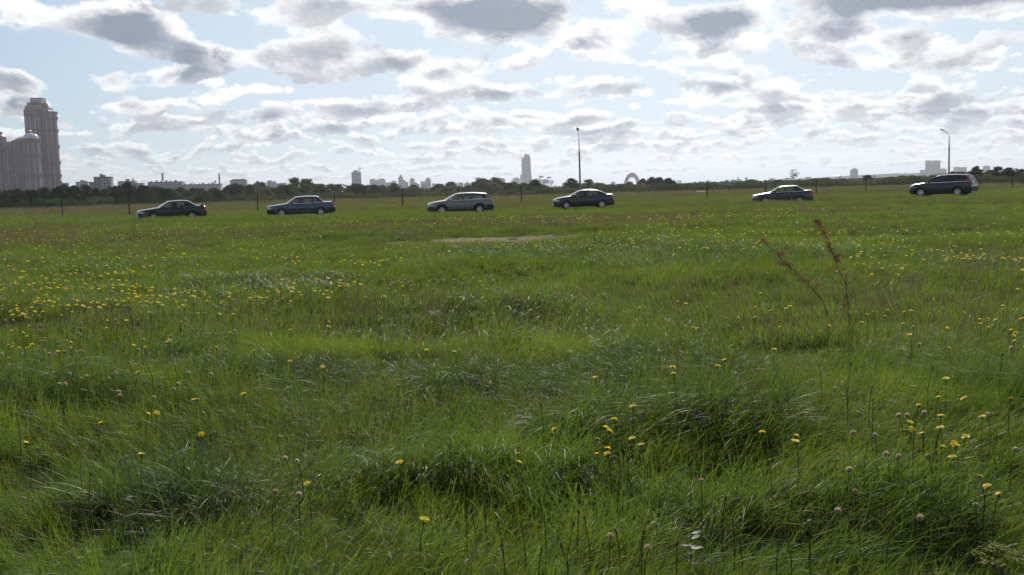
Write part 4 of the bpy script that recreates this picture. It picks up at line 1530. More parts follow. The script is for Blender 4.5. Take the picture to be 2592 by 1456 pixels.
def make_person(car, S, name_label, shirt, skin=(0.42, 0.26, 0.19), hair=(0.05, 0.035, 0.025), turn=0.0):
    """a driver sitting behind the wheel: one skinned body, clothes by colour zones, hair as a child"""
    L = S['L']
    x0 = S['B'] - .34 - L / 2                     # hip
    zb = S['clear'] + .42
    J = {'pelvis': (x0 - .02, -.36, zb + .02, .135), 'belly': (x0 + .03, -.36, zb + .17, .14), 'chest': (x0 + .08, -.36, zb + .36, .155), 'neck0': (x0 + .09, -.36, zb + .50, .08),
         'neck': (x0 + .085, -.36, zb + .57, .055), 'head0': (x0 + .07, -.36, zb + .63, .075), 'head1': (x0 + .06, -.36, zb + .71, .098), 'head2': (x0 + .07, -.36, zb + .79, .075)}
    for s, t in ((-1, 'l'), (1, 'r')):
        J['sh' + t] = (x0 + .07, -.36 + s * .19, zb + .43, .068)
        J['el' + t] = (x0 - .12, -.36 + s * .25, zb + .24, .050)
        J['wr' + t] = (x0 - .34, -.36 + s * .15, zb + .34, .034)
        J['ha' + t] = (x0 - .41, -.36 + s * .13, zb + .37, .042)
        J['hip' + t] = (x0 - .06, -.36 + s * .10, zb, .10)
        J['kn' + t] = (x0 - .46, -.36 + s * .13, zb + .10, .07)
        J['an' + t] = (x0 - .66, -.36 + s * .12, S['clear'] + .24, .048)
        J['to' + t] = (x0 - .80, -.36 + s * .12, S['clear'] + .22, .04)
    E = [('pelvis', 'belly'), ('belly', 'chest'), ('chest', 'neck0'), ('neck0', 'neck'), ('neck', 'head0'), ('head0', 'head1'), ('head1', 'head2')]
    for t in 'lr':
        E += [('chest', 'sh' + t), ('sh' + t, 'el' + t), ('el' + t, 'wr' + t), ('wr' + t, 'ha' + t), ('pelvis', 'hip' + t), ('hip' + t, 'kn' + t), ('kn' + t, 'an' + t), ('an' + t, 'to' + t)]
    # fingers and thumb closed on the rim of the wheel
    for t, s in (('l', -1), ('r', 1)):
        hx, hy, hz_, _ = J['ha' + t]
        for k in range(4):
            o = (k - 1.5) * .019
            J['f%s%d' % (t, k)] = (hx - .045 + .006 * abs(k - 1), hy + o, hz_ + .035, .0095)
            J['g%s%d' % (t, k)] = (hx - .075, hy + o, hz_ + .010 - .004 * k, .0085)
            E += [('ha' + t, 'f%s%d' % (t, k)), ('f%s%d' % (t, k), 'g%s%d' % (t, k))]
        J['th' + t] = (hx - .02, hy - s * .045, hz_ + .03, .011)
        J['ti' + t] = (hx - .055, hy - s * .05, hz_ + .04, .009)
        E += [('ha' + t, 'th' + t), ('th' + t, 'ti' + t)]
    # nose
    J['nose'] = (x0 - .05, -.36, zb + .695, .016)
    E += [('head1', 'nose')]
    keys = list(J)
    me = bpy.data.meshes.new("person")
    # origin of the person: the seat under the hip
    org = Vector((x0, -.36, zb - .10))
    me.from_pydata([Vector(J[k][:3]) - org for k in keys], [(keys.index(a), keys.index(b)) for a, b in E], [])
    o = bpy.data.objects.new("person", me)
    COL.objects.link(o)
    md = o.modifiers.new("skin", 'SKIN')
    sk = me.skin_vertices[0].data if me.skin_vertices else None
    if sk is None:
        bm = bmesh.new()
        bm.from_mesh(me)
        bm.verts.layers.skin.verify()
        bm.to_mesh(me)
        bm.free()
        sk = me.skin_vertices[0].data
    for i, k in enumerate(keys):
        sk[i].radius = (J[k][3], J[k][3])
        sk[i].use_root = (k == 'pelvis')
    sb = o.modifiers.new("sub", 'SUBSURF')
    sb.levels = sb.render_levels = 1
    dg = bpy.context.evaluated_depsgraph_get()
    bm_me = bpy.data.meshes.new_from_object(o.evaluated_get(dg))
    o.modifiers.clear()
    o.data = bm_me
    mats = [principled("skin_" + shirt[0], skin, .6), principled("shirt_" + shirt[0], shirt[1], .85, noise=(20, .2)), principled("trousers_" + shirt[0], (0.03, 0.035, 0.05), .85)]
    bm_me.materials.clear()
    for m in mats:
        bm_me.materials.append(m)
    zneck, zbelt = zb + .535 - org.z, zb + .06 - org.z
    for p in bm_me.polygons:
        c = p.center
        hand = c.x < -.30 and c.z > (zb + .2 - org.z)
        p.material_index = 0 if (c.z > zneck or hand) else (1 if c.z > zbelt and c.x > -.34 else 2)
        p.use_smooth = True
    hd = Vector(J['head1'][:3]) - org
    hm = MB()
    rows = []
    for i in range(7):
        ph = math.radians(8 + 100 * i / 6)
        rows.append([(hd.x + .014 + .108 * math.sin(ph) * math.cos(a) * (1 if math.cos(a) > -.2 or i < 3 else .55), hd.y + .092 * math.sin(ph) * math.sin(a), hd.z + .012 + .125 * math.cos(ph))
                     for a in np.linspace(0, 2 * math.pi, 17)[:-1]])
    hm.grid(rows, True).add(rows[0], [tuple(range(16))])
    hm.build("hair", principled("hair_" + shirt[0], hair, .7), o)
    em = principled("eye_dark", (0.03, 0.02, 0.02), .3)
    for s in (-1, 1):
        MB().lathe([(.002, -.009), (.011, -.004), (.011, .004), (.002, .009)], 8, axis='y', origin=(hd.x - .088, hd.y + s * .034, hd.z + .01)).build("eye", em, o)
        MB().lathe([(.004, -.012), (.024, -.006), (.026, .006), (.006, .012)], 8, axis='y', origin=(hd.x + .02, hd.y + s * .098, hd.z - .005)).build("ear", mats[0], o)
    MB().box(hd.x - .094, hd.x - .080, hd.y - .022, hd.y + .022, hd.z - .056, hd.z - .048).build("mouth", principled("lips", (0.35, .13, .11), .5), o)
    M = Matrix.Translation(car.location) @ Matrix.Rotation(car.rotation_euler[2], 4, 'Z')
    o.matrix_world = M @ Matrix.Translation(org)
    tag(o, name_label, "person", "drivers in the cars")
    return o


def build_cars():
    for (S, nm, loc, rz, lab) in CAR_SPECS:
        CARS.append((make_car(S, nm, loc, rz, lab), S))
    for i, lab, sh in ((0, "driver in a red top behind the wheel of the dark green sedan", ("red", (0.50, 0.035, 0.030))),
                       (1, "driver in dark red-brown clothes behind the wheel of the blue-grey sedan", ("brown", (0.09, 0.04, 0.035))),
                       (3, "driver in dark clothes behind the wheel of the graphite sedan", ("dark", (0.05, 0.04, 0.045)))):
        make_person(CARS[i][0], CARS[i][1], lab, sh)


CARS = []

# ---------------------------------------------------------------- fence posts and street lamps
def build_posts():
    wood = principled("post_wood", (0.06, 0.048, 0.038), 0.9, spec=.15, noise=(6, .5))
    rng = random.Random(8)
    posts = [(157, 551, 505, 2.8, "leftmost fence post, below the tall towers"), (326, 547, 489, 1.3, "fence post just left of the dark green sedan"),
             (651, 536, 489, .6, "fence post just left of the blue-grey sedan"), (846, 519, 486, 1.0, "fence post right behind the tail of the blue-grey sedan"),
             (1018, 525, 478, 1.0, "fence post left of the bronze-grey estate car"), (1160, 519, 473, 1.0, "fence post rising behind the windscreen of the bronze-grey estate car"),
             (1320, 518, 469, 3.9, "leaning fence post between the estate car and the graphite sedan"), (1489, 512, 465, 1.0, "fence post rising behind the roof of the graphite sedan"),
             (1789, 504, 461, -.6, "lone fence post left of the white shed roof's end"), (1938, 500, 457, 1.0, "fence post rising behind the bonnet of the angular dark sedan"),
             (2066, 494, 454, 1.2, "fence post just right of the angular dark sedan"), (2192, 489, 446, .6, "fence post midway between the two rightmost cars"),
             (2326, 484, 448, .6, "fence post behind the bonnet of the black sport utility car"), (2563, 478, 436, .5, "rightmost fence post, right of the black sport utility car")]
    for (px, yb, yt, lean, lab) in posts:
        Y = CAM_H * F_PX / (yb - hor(px))
        Y = max(95, min(140, Y))
        p = at(px, hor(px), Y)
        z0 = hz(p.x, Y)
        h = (yb - yt) / F_PX * Y
        o = empty("fence_post", (p.x, Y, z0), rng.random(), lab, "post", "fence posts in the field")
        lx = -math.tan(math.radians(lean - 1.5)) * h
        r = .065
        m = MB()
        pts = [Vector((lx * t, 0, -.2 + (h + .2) * t)) for t in (0, .25, .5, .75, 1)]
        m.tube([q + Vector((rng.uniform(-.012, .012), 0, 0)) for q in pts], [r * 1.1, r, r * .97, r * .93, r * .85], 8)
        o.rotation_euler = (0, 0, 0)
        m.build("shaft", wood, o, sharp=50)
        MB().tube([(lx, 0, h - .01), (lx + .01, 0, h + .03)], [r * .8, r * .45], 8).build("worn_top", wood, o)
        MB().tube([(lx * .85 - .09, -.075, h * .86), (lx * .85 + .09, -.078, h * .86)], .009, 5).build("wire_staple", principled("rusty_wire", (.09, .05, .035), .7, .6), o)


def build_lamps():
    conc = principled("lamp_concrete", (0.20, 0.18, 0.165), 0.85, noise=(2, .25))
    steel = principled("lamp_steel", (0.30, 0.30, 0.31), 0.45, 0.6)
    headm = principled("lamp_head_grey", (0.42, 0.42, 0.43), 0.4, 0.3)
    lens = principled("lamp_lens", (0.62, 0.62, 0.60), 0.3, 0, .5, .5)
    for (px, ytop, ymid, Y, arm, lab) in ((1469, 345, 355, 153.0, (-.20, -1.15, 1.35), "tall street lamp in the middle, rising behind the graphite sedan"),
                                          (2402, 337, 345, 168.0, (-.95, -.25, .85), "tall street lamp at the right, rising behind the black sport utility car")):
        b = at(px, hor(px), Y)
        top = at(px - (6 if px < 2000 else 1), ymid, Y)
        H = top.z
        dx = (top.x - b.x) * .35
        r = empty("street_lamp", (b.x, Y, hz(b.x, Y)), 0, lab, "street lamp", "street lamps behind the field")
        MB().tube([(0, 0, -.3), (dx * .3, 0, H * .3), (dx * .8, 0, H * .82)], [.16, .14, .115], 10).build("pole", conc, r)
        MB().tube([(dx * .8, 0, H * .82 + .003), (dx, 0, H)], [.085, .06], 8).build("upper_pole", steel, r)
        e = Vector((dx + arm[0], arm[1], H + arm[2]))
        MB().tube([(dx, 0, H - .05), (dx + arm[0] * .3, arm[1] * .3, H + arm[2] * .55), e], [.05, .045, .04], 6).build("arm", steel, r)
        d = Vector((arm[0], arm[1], arm[2] * .5)).normalized()
        s = d.cross(Vector((0, 0, 1))).normalized()
        u = s.cross(d)
        rows = []
        for t, w, hgt_ in ((0, .06, .06), (.15, .14, .10), (.45, .20, .14), (.72, .19, .12), (.88, .08, .05)):
            c = e + d * t
            rows.append([c + s * w * math.cos(a) + u * hgt_ * max(math.sin(a), -.35) for a in np.linspace(0, 2 * math.pi, 11)[:-1]])
        hd = MB().grid(rows, True).add(rows[0], [tuple(range(10))]).add(rows[-1], [tuple(range(10))[::-1]]).build("lamp_head", headm, r)
        c0 = e + d * .46 - u * .055
        MB().grid([[c0 + d * (.22 * math.cos(a)) * q + s * (.14 * math.sin(a)) * q - u * .03 * (1 - q * q) for a in np.linspace(0, 2 * math.pi, 13)[:-1]] for q in (1, .6, .05)], True).build("lamp_lens", lens, hd)


# ---------------------------------------------------------------- trees
def crown_mesh(kind, seed):
    """leaf sprays gathered in clumps through the crown's volume; the tree is 1 unit tall"""
    rng = np.random.default_rng(seed)
    V, F = [], []

    def spray(c, rad, n, s):
        d = rng.standard_normal((n, 3))
        d /= np.linalg.norm(d, axis=1)[:, None]
        p = c + d * (rad * rng.random(n) ** .45)[:, None] * np.array([1, 1, .8])
        a = rng.standard_normal((n, 3))
        a /= np.linalg.norm(a, axis=1)[:, None]
        b = np.cross(a, d + .01)
        b /= np.linalg.norm(b, axis=1)[:, None] + 1e-9
        ss = s * (0.6 + .8 * rng.random(n))[:, None]
        base = len(V) * 1
        q = np.stack([p - a * ss, p + b * ss * .6, p + a * ss, p - b * ss * .6], 1)
        V.append(q.reshape(-1, 3))
    if kind == 'round':
        for _ in range(100):
            t = rng.random()
            z = .08 + .84 * t
            R = .36 * math.sin(math.pi * (.22 + .72 * t)) ** .7
            a = rng.random() * 6.28
            r = R * math.sqrt(rng.random()) * (1 + .25 * rng.standard_normal())
            spray(np.array([r * math.cos(a), r * math.sin(a), z]), .085 + .05 * rng.random(), 42, .029)
    elif kind == 'dense':
        for _ in range(95):
            t = rng.random()
            z = .06 + .84 * t
            R = .42 * (1 - (2 * t - .72) ** 2 * .45) * (1 if t < .8 else .75)
            a = rng.random() * 6.28
            r = R * math.sqrt(rng.random())
            spray(np.array([r * math.cos(a), r * math.sin(a), z]), .10 + .05 * rng.random(), 42, .031)
    elif kind == 'airy':
        for _ in range(38):
            t = rng.random()
            z = .14 + .82 * t
            R = .34 * (1 - .55 * abs(2 * t - .8))
            a = rng.random() * 6.28
            r = R * math.sqrt(rng.random()) * 1.15
            spray(np.array([r * math.cos(a), r * math.sin(a), z]), .055 + .045 * rng.random(), 34, .017)
    elif kind == 'column':
        for _ in range(85):
            t = rng.random()
            z = .05 + .90 * t
            R = .19 * (1 - .85 * t ** 4) * (.8 + .4 * min(1, t * 3))
            a = rng.random() * 6.28
            r = R * math.sqrt(rng.random())
            spray(np.array([r * math.cos(a), r * math.sin(a), z]), .055 + .035 * rng.random(), 40, .026)
    elif kind == 'conifer':
        for k in range(15):
            t = (k + .5) / 15
            R = .24 * (1 - t) + .012
            m = max(3, int(9 * (1 - t) + 2))
            for j in range(m):
                a = 6.28 * j / m + k
                r = R * (.45 + .6 * rng.random())
                spray(np.array([r * math.cos(a), r * math.sin(a), .07 + .90 * t - .06 * r / max(R, .01)]), .055 * (1.15 - t), 20, .019)
    elif kind == 'bush':
        for _ in range(44):
            a = rng.random() * 6.28
            r = .85 * math.sqrt(rng.random())
            z = .10 + .72 * rng.random() * math.sqrt(max(0, 1 - (r / .98) ** 2))
            spray(np.array([r * math.cos(a), r * math.sin(a) * .8, z]), .14 + .07 * rng.random(), 40, .034)
    P = np.concatenate(V)
    # a few loose twigs break the outline
    q = np.arange(len(P)).reshape(-1, 4)
    return np_mesh("crown", P, q, None)


def trunk_mesh(kind, seed):
    rng = random.Random(seed)
    m = MB()
    if kind == 'bush':
        for i in range(5):
            a = i * 1.3
            m.tube([(0.05 * math.cos(a), .05 * math.sin(a), -.04), (.28 * math.cos(a), .25 * math.sin(a), .38), (.5 * math.cos(a), .42 * math.sin(a), .62)], [.022, .016, .006], 5)
    else:
        top = {'round': .72, 'dense': .7, 'airy': .86, 'column': .9, 'conifer': .96}[kind]
        m.tube([(0, 0, -.03), (.006, .004, .2), (-.008, .01, top * .6), (.01, 0, top)], [.022, .017, .012, .003], 7)
        nl = {'round': 7, 'dense': 7, 'airy': 9, 'column': 8, 'conifer': 6}[kind]
        for i in range(nl):
            z = top * (.28 + .6 * i / nl)
            a = i * 2.4
            l = {'column': .11, 'conifer': .12}.get(kind, .27) * (1.1 - z * .6)
            up = {'conifer': .0, 'column': .16}.get(kind, .15)
            m.tube([(0, 0, z), (l * .5 * math.cos(a), l * .5 * math.sin(a), z + up * .45), (l * math.cos(a), l * math.sin(a), z + up)], [.009, .006, .002], 5)
    return m.mesh("trunk")


def build_trees():
    bark = principled("bark", (0.045, 0.038, 0.03), 0.95, spec=.1, noise=(5, .4))
    FM = {'dark': leaf_mat("foliage_dark", (0.0161, 0.0299, 0.0115), (0.0322, 0.0517, 0.0172), (0.0403, 0.0690, 0.0138), .28, .8, .25, .5, .1),
          'mid': leaf_mat("foliage_mid", (0.0406, 0.0653, 0.0203), (0.0725, 0.1015, 0.0319), (0.0870, 0.1305, 0.0261), .3, .8, .25, .5, .1),
          'light': leaf_mat("foliage_light", (0.0625, 0.0850, 0.0250), (0.1063, 0.1250, 0.0400), (0.1375, 0.1625, 0.0312), .3, .8, .25, .5, .1),
          'gold': leaf_mat("foliage_gold", (0.085, 0.085, 0.025), (0.14, 0.12, 0.035), (0.17, 0.14, 0.025), .3, .8, .25, .5, .1),
          'willow': leaf_mat("foliage_willow", (0.0575, 0.0713, 0.0414), (0.0978, 0.1127, 0.0690), (0.1035, 0.1265, 0.0575), .3, .8, .25, .5, .1)}
    protos = {}
    for kind, nv in (('round', 3), ('dense', 3), ('airy', 2), ('column', 2), ('conifer', 1), ('bush', 3)):
        protos[kind] = []
        for v in range(nv):
            cm, tm = crown_mesh(kind, 50 + v * 7 + len(kind)), trunk_mesh(kind, v)
            cm.materials.append(FM['mid'])
            tm.materials.append(bark)
            protos[kind].append((cm, tm))
    ASP = {'round': .72, 'dense': .86, 'airy': .76, 'column': .40, 'conifer': .50, 'bush': 1.9}
    NAME = {'round': 'broadleaf_tree', 'dense': 'bushy_tree', 'airy': 'open_crowned_tree', 'column': 'poplar_tree', 'conifer': 'conifer_tree', 'bush': 'bush'}
    rng = random.Random(77)

    def tree(kind, px, ytop, wpx, Y, leaf, label, group=None, ybase=None):
        t = at(px, ytop, Y)
        H = max(.8, t.z * (1.02 if kind == 'bush' else 1.12))
        wid = wpx / F_PX * Y
        cm, tm = rng.choice(protos[kind])
        r = empty(NAME[kind], (t.x, Y + rng.uniform(-3, 3), 0), rng.random() * 6.28, label, "bush" if kind == 'bush' else "tree", group)
        sx = wid / ASP[kind]
        c = mesh_obj("crown", cm, None, r)
        c.material_slots[0].link = 'OBJECT'
        c.material_slots[0].material = FM[leaf]
        k = mesh_obj("trunk", tm, None, r)
        r.scale = (sx, sx, H)
        return r
    # ----- trees that stand out one by one
    one = [('round', 326, 466, 30, 360, 'dark', "round dark treetop behind the second fence post from the left"),
           ('conifer', 446, 474, 18, 420, 'dark', "small pointed dark conifer below the far workshop hall"),
           ('round', 748, 455, 44, 520, 'mid', "left one of two tall trees with joined crowns above the blue-grey sedan"),
           ('round', 778, 457, 40, 520, 'mid', "right one of two tall trees with joined crowns above the blue-grey sedan"),
           ('dense', 655, 464, 56, 500, 'mid', "broad green tree behind the fence post left of the blue-grey sedan"),
           ('round', 998, 466, 34, 480, 'light', "pale yellowish tree below the stepped white apartment towers"),
           ('round', 1047, 470, 34, 500, 'light', "pale rounded tree below the domed apartment tower"),
           ('dense', 1142, 462, 46, 520, 'mid', "broad tree above the bonnet of the bronze-grey estate car"),
           ('dense', 1222, 455, 56, 480, 'mid', "large tree hiding half of the flat-topped grey block above the estate car"),
           ('round', 1254, 452, 40, 490, 'light', "tall yellow-green tree above the tail of the estate car"),
           ('dense', 1353, 456, 34, 380, 'dark', "dark rounded tree at the foot of the tallest far skyscraper"),
           ('airy', 1368, 450, 34, 470, 'mid', "open-crowned tree right of the tallest far skyscraper, the left one"),
           ('airy', 1388, 452, 30, 470, 'mid', "open-crowned tree right of the tallest far skyscraper, the right one"),
           ('dense', 1447, 453, 38, 400, 'dark', "round dark tree just left of the middle lamp post"),
           ('round', 1492, 457, 36, 460, 'light', "pale tree just right of the middle lamp post"),
           ('round', 1518, 465, 36, 460, 'light', "low pale tree above the roof of the graphite sedan"),
           ('dense', 1628, 454, 28, 420, 'dark', "first of four tall dark trees right of the red arch"),
           ('dense', 1649, 450, 30, 420, 'dark', "second of four tall dark trees right of the red arch"),
           ('dense', 1669, 451, 32, 420, 'dark', "third of four tall dark trees right of the red arch"),
           ('dense', 1688, 453, 34, 420, 'dark', "fourth and widest of the tall dark trees right of the red arch"),
           ('conifer', 1707, 456, 14, 440, 'mid', "narrow pointed tree right of the four tall dark trees"),
           ('airy', 1720, 459, 20, 460, 'light', "thin pale tree right of the narrow pointed tree"),
           ('dense', 1808, 462, 44, 470, 'mid', "dark bushy tree right of the lone fence post"),
           ('dense', 1902, 455, 42, 450, 'mid', "bushy tree above the bonnet of the angular dark sedan"),
           ('airy', 2006, 434, 34, 560, 'light', "tall pale open-crowned tree above the roof of the angular dark sedan"),
           ('bush', 2151, 462, 34, 420, 'light', "pale green bush below the lone grey tower at the right"),
           ('round', 2197, 445, 26, 420, 'dark', "small dark tree behind the post between the two right-hand cars"),
           ('round', 2405, 437, 22, 300, 'dark', "small tree at the foot of the right lamp post"),
           ('round', 2475, 424, 30, 300, 'dark', "tall dark tree above the tail of the black sport utility car"),
           ('round', 2534, 425, 30, 300, 'dark', "tall dark treetop near the right edge, left one of two"),
           ('round', 2566, 427, 28, 300, 'dark', "tall dark treetop near the right edge, right one of two"),
           ('column', 1592, 462, 16, 440, 'light', "thin green treetop below the red arch")]
    for a in one:
        tree(a[0], a[1], a[2], a[3] * (1.5 if a[0] == 'column' else 1.22), *a[4:])
    # ----- the belt of trees along the back of the field, front bushes and higher trees behind
    prof = [(-60, 482), (0, 481), (50, 478), (120, 476), (170, 471), (205, 470), (250, 481), (290, 476), (360, 474), (420, 478), (480, 479), (550, 479), (600, 470), (700, 474), (730, 470), (820, 470),
            (880, 471), (920, 467), (960, 473), (1000, 474), (1080, 474), (1120, 468), (1170, 474), (1200, 466), (1290, 464), (1330, 466), (1410, 475), (1430, 472), (1480, 466), (1540, 472), (1560, 466),
            (1600, 466), (1640, 460), (1700, 464), (1740, 470), (1790, 470), (1850, 468), (1900, 464), (1950, 460), (2000, 455), (2060, 455), (2110, 452), (2160, 456), (2230, 452), (2290, 448), (2340, 447),
            (2400, 442), (2450, 435), (2500, 434), (2592, 432), (2660, 432)]
    seg = [(-80, 165, "below the tall left-hand towers"), (165, 345, "left of the dark green sedan"), (345, 560, "above the dark green sedan"), (560, 860, "behind the blue-grey sedan"),
           (860, 1060, "between the blue-grey sedan and the estate car"), (1060, 1290, "behind the bronze-grey estate car"), (1290, 1430, "at the foot of the tallest skyscraper"),
           (1430, 1570, "behind the graphite sedan"), (1570, 1740, "around the four tall dark trees"), (1740, 1900, "around the lone fence post"), (1900, 2080, "behind the angular dark sedan"),
           (2080, 2300, "between the two right-hand cars"), (2300, 2700, "behind the black sport utility car")]

    def where(px):
        for a, b, s in seg:
            if a <= px < b:
                return s
        return "at the edge"
    KN = {'round': 'round-crowned tree', 'dense': 'bushy tree', 'airy': 'open-crowned tree', 'bush': 'low bush', 'column': 'slim tree'}
    CN = {'dark': 'dark green', 'mid': 'green', 'light': 'pale green', 'gold': 'yellowing', 'willow': 'grey-green'}
    px = -70.0
    while px < 2660:
        w = rng.uniform(26, 46)
        yt = interp(prof, px) + rng.uniform(-3, 6)
        d = interp([(0, 310), (300, 330), (600, 400), (1300, 420), (1800, 400), (2300, 360), (2600, 280)], px) * rng.uniform(.95, 1.2)
        kind = rng.choice(['round', 'dense', 'dense', 'round', 'airy'] if px > 600 else ['round', 'dense', 'dense'])
        leaf = rng.choice(['dark', 'mid', 'dark'] if px < 600 or px > 2350 else ['mid', 'light', 'mid', 'light', 'gold' if rng.random() < .5 else 'mid'])
        tree(kind, px, yt, w * (1.15 if kind != 'airy' else .9), d, leaf, "%s %s in the tree belt %s" % (CN[leaf], KN[kind], where(px)), "trees of the belt %s" % where(px))
        px += w * .40
    px = -70.0
    while px < 2660:
        w = rng.uniform(40, 85)
        h = hor(px)
        yt = h - rng.uniform(4, 15) - (8 if px < 330 else 0)
        d = interp([(0, 235), (400, 270), (900, 290), (1800, 290), (2300, 265), (2600, 215)], px) * rng.uniform(.95, 1.12)
        leaf = rng.choice(['dark', 'mid', 'dark', 'willow'] if px < 600 else ['mid', 'light', 'mid', 'willow'])
        tree('bush', px, yt, w, d, leaf, "%s low bush at the field edge %s" % (CN[leaf], where(px)), "bushes at the field edge %s" % where(px))
        px += w * .42
    # ----- woods beyond, read as one mass
    nr = np.random.default_rng(9)
    n = 30000
    pxs = nr.uniform(-160, 2760, n)
    Ys = nr.choice([820.0, 1000.0, 1250.0, 1600.0], n) + nr.uniform(-30, 30, n)
    X = (pxs - CX) / F_PX * Ys * 1.02

    def wood_top(x, y):
        return 2.2 + 1.5 * vnoise(x / 38, y / 200) + 1.2 * vnoise(x / 9 + 5, y / 90) + (y - 800) * .001

    top = wood_top(X, Ys)
    Z = top * (1.0 - .5 * nr.random(n) ** 1.6) * nr.uniform(.9, 1.06, n)
    c = np.stack([X, Ys - 6 * nr.random(n), Z], -1)
    a = nr.standard_normal((n, 3))
    a /= np.linalg.norm(a, axis=1)[:, None]
    b = np.cross(a, nr.standard_normal((n, 3)))
    b /= np.linalg.norm(b, axis=1)[:, None]
    s = nr.uniform(.5, 1.2, n)[:, None]
    V = [np.stack([c - a * s, c + b * s * .7, c + a * s, c - b * s * .7], 1).reshape(-1, 3)]
    Q = [np.arange(4 * n).reshape(-1, 4)]
    off = 4 * n
    for yy in (820.0, 1000.0, 1250.0, 1600.0):         # the solid mass of the wood under its leafy edge
        xs = np.arange(-.62 * yy, .62 * yy, 2.5)
        tp = wood_top(xs, np.full_like(xs, yy)) * .93
        prof = [(-9, 0.0), (-7, .55), (-3, .92), (4, 1.0), (30, .9), (60, 0.0)]
        rows = np.stack([np.stack([xs, np.full_like(xs, yy + dy), tp * f * nr.uniform(.93, 1.05, len(xs))], -1) for dy, f in prof])
        m_ = len(xs)
        i, j = np.meshgrid(np.arange(len(prof) - 1), np.arange(m_ - 1), indexing='ij')
        V.append(rows.reshape(-1, 3))
        Q.append(np.stack([i * m_ + j, i * m_ + j + 1, (i + 1) * m_ + j + 1, (i + 1) * m_ + j], -1).reshape(-1, 4) + off)
        off += rows.shape[0] * m_
    o = mesh_obj("far_woods", np_mesh("far_woods", np.concatenate(V), np.concatenate(Q), None, leaf_mat('woods_far', (0.026, 0.040, 0.016), (0.045, 0.062, 0.024), (0.03, 0.04, 0.01), .1, .9, .02, .1, 0.0)))
    tag(o, "distant woods beyond the tree belt, a continuous low band", "woods", kind='stuff')


# ---------------------------------------------------------------- hills
def build_hills():
    m = principled("hill_forest", (0.030, 0.045, 0.020), 1.0, spec=0.0, noise=(.012, .4))
    X = np.linspace(-3800, 3600, 300)
    rows = []
    prof = [(-3800, 3), (1150, 4), (1350, 8), (1525, 17), (1744, 27), (2200, 25), (3600, 24)]
    mb = MB()
    for k, (yy, f) in enumerate(((3900, 0.0), (4150, .75), (4400, 1.0), (5200, 1.0), (5600, .0))):
        rows.append([(float(x), yy, (interp(prof, float(x)) + 5 * float(vnoise(x / 45, yy / 70)) + 3 * float(vnoise(x / 14, yy))) * f - (2 if f == 0 else 0)) for x in X])
    mb.grid(rows)
    o = mb.build("hills", m)
    tag(o, kind='structure')


# ---------------------------------------------------------------- buildings
def facade(name, wall, glass, floor_h, bay, win_w=.5, win_h=.5, stripe=None):
    """rendered masonry with rows of small windows, for blocks too far off to show them singly"""
    if name in MATS:
        return MATS[name]
    m = bpy.data.materials.new(name)
    m.use_nodes = True
    nt = m.node_tree
    b = nt.nodes['Principled BSDF']
    g = G(nt)
    tc = g.node('ShaderNodeTexCoord')
    geo = g.node('ShaderNodeNewGeometry')
    x, y, z = g.sep(tc.outputs['Object'])
    nx, ny, nz = g.sep(geo.outputs['Normal'])
    u = g.m('ADD', g.m('MULTIPLY', x, g.m('ABSOLUTE', ny)), g.m('MULTIPLY', y, g.m('ABSOLUTE', nx)))
    fu = g.m('FRACT', g.m('ADD', g.m('DIVIDE', u, bay), 100.25))
    fz = g.m('FRACT', g.m('DIVIDE', z, floor_h))
    wu = g.m('LESS_THAN', g.m('ABSOLUTE', g.m('SUBTRACT', fu, .5)), win_w / 2)
    wz = g.m('LESS_THAN', g.m('ABSOLUTE', g.m('SUBTRACT', fz, .5)), win_h / 2)
    w = g.m('MULTIPLY', g.m('MULTIPLY', wu, wz), g.m('LESS_THAN', g.m('ABSOLUTE', nz), .5))
    n = g.noise(tc.outputs['Object'], .05, 4, .6)
    c = g.mix(g.smooth(n, .35, .65), tuple(v * .85 for v in wall), tuple(min(1, v * 1.1) for v in wall))
    if stripe:
        fs = g.m('FRACT', g.m('ADD', g.m('DIVIDE', u, bay * stripe[0]), 50.0))
        c = g.mix(g.m('LESS_THAN', fs, stripe[1]), c, stripe[2])
    nt.links.new(g.mix(w, c, glass), b.inputs['Base Color'])
    nt.links.new(g.m('MULTIPLY_ADD', w, -.55, .85), b.inputs['Roughness'])
    MATS[name] = m
    return m


def block(px0, px1, ytop, Y, label, mat, trim, depth=None, parapet=True, roofbox=None, bands=0, name="apartment_block", notch=None, rot=0.0):
    """a slab or tower block: wall, roof parapet, lift house, and a raised string course for every few storeys"""
    pc = (px0 + px1) / 2
    c = at(pc, hor(pc), Y)
    H = at(pc, ytop, Y).z
    W = (px1 - px0) / F_PX * Y
    D = depth or min(W * .8, 30)
    r = empty(name, (c.x, Y + D / 2, 0), -math.atan2(c.x, Y) * .6 + rot, label, "building")
    MB().box(-W / 2, W / 2, -D / 2, D / 2, -1, H).build("wall", mat, r)
    t = max(.4, W * .012)
    if parapet:
        MB().box(-W / 2 - t, W / 2 + t, -D / 2 - t, D / 2 + t, H + .01, H + max(1.0, H * .018)).build("roof", trim, r)
    if roofbox:
        for (f0, f1, hh) in roofbox:
            MB().box(W * (f0 - .5), W * (f1 - .5), -D * .25, D * .25, H + max(1.0, H * .018) - .005, H + hh).build("lift_house", trim, r)
    for i in range(bands):
        z = H * (i + 1) / (bands + 1)
        MB().box(-W / 2 - t * .7, W / 2 + t * .7, -D / 2 - t * .7, D / 2 + t * .7, z - .35, z + .35).build("string_course", trim, r)
    if notch:
        for (f0, f1, hpx) in notch:
            h2 = at(pc, hpx, Y).z
            MB().box(W * (f0 - .5), W * (f1 - .5), -D * .4, D * .4, -1, h2).build("side_wing", mat, r)
    return r


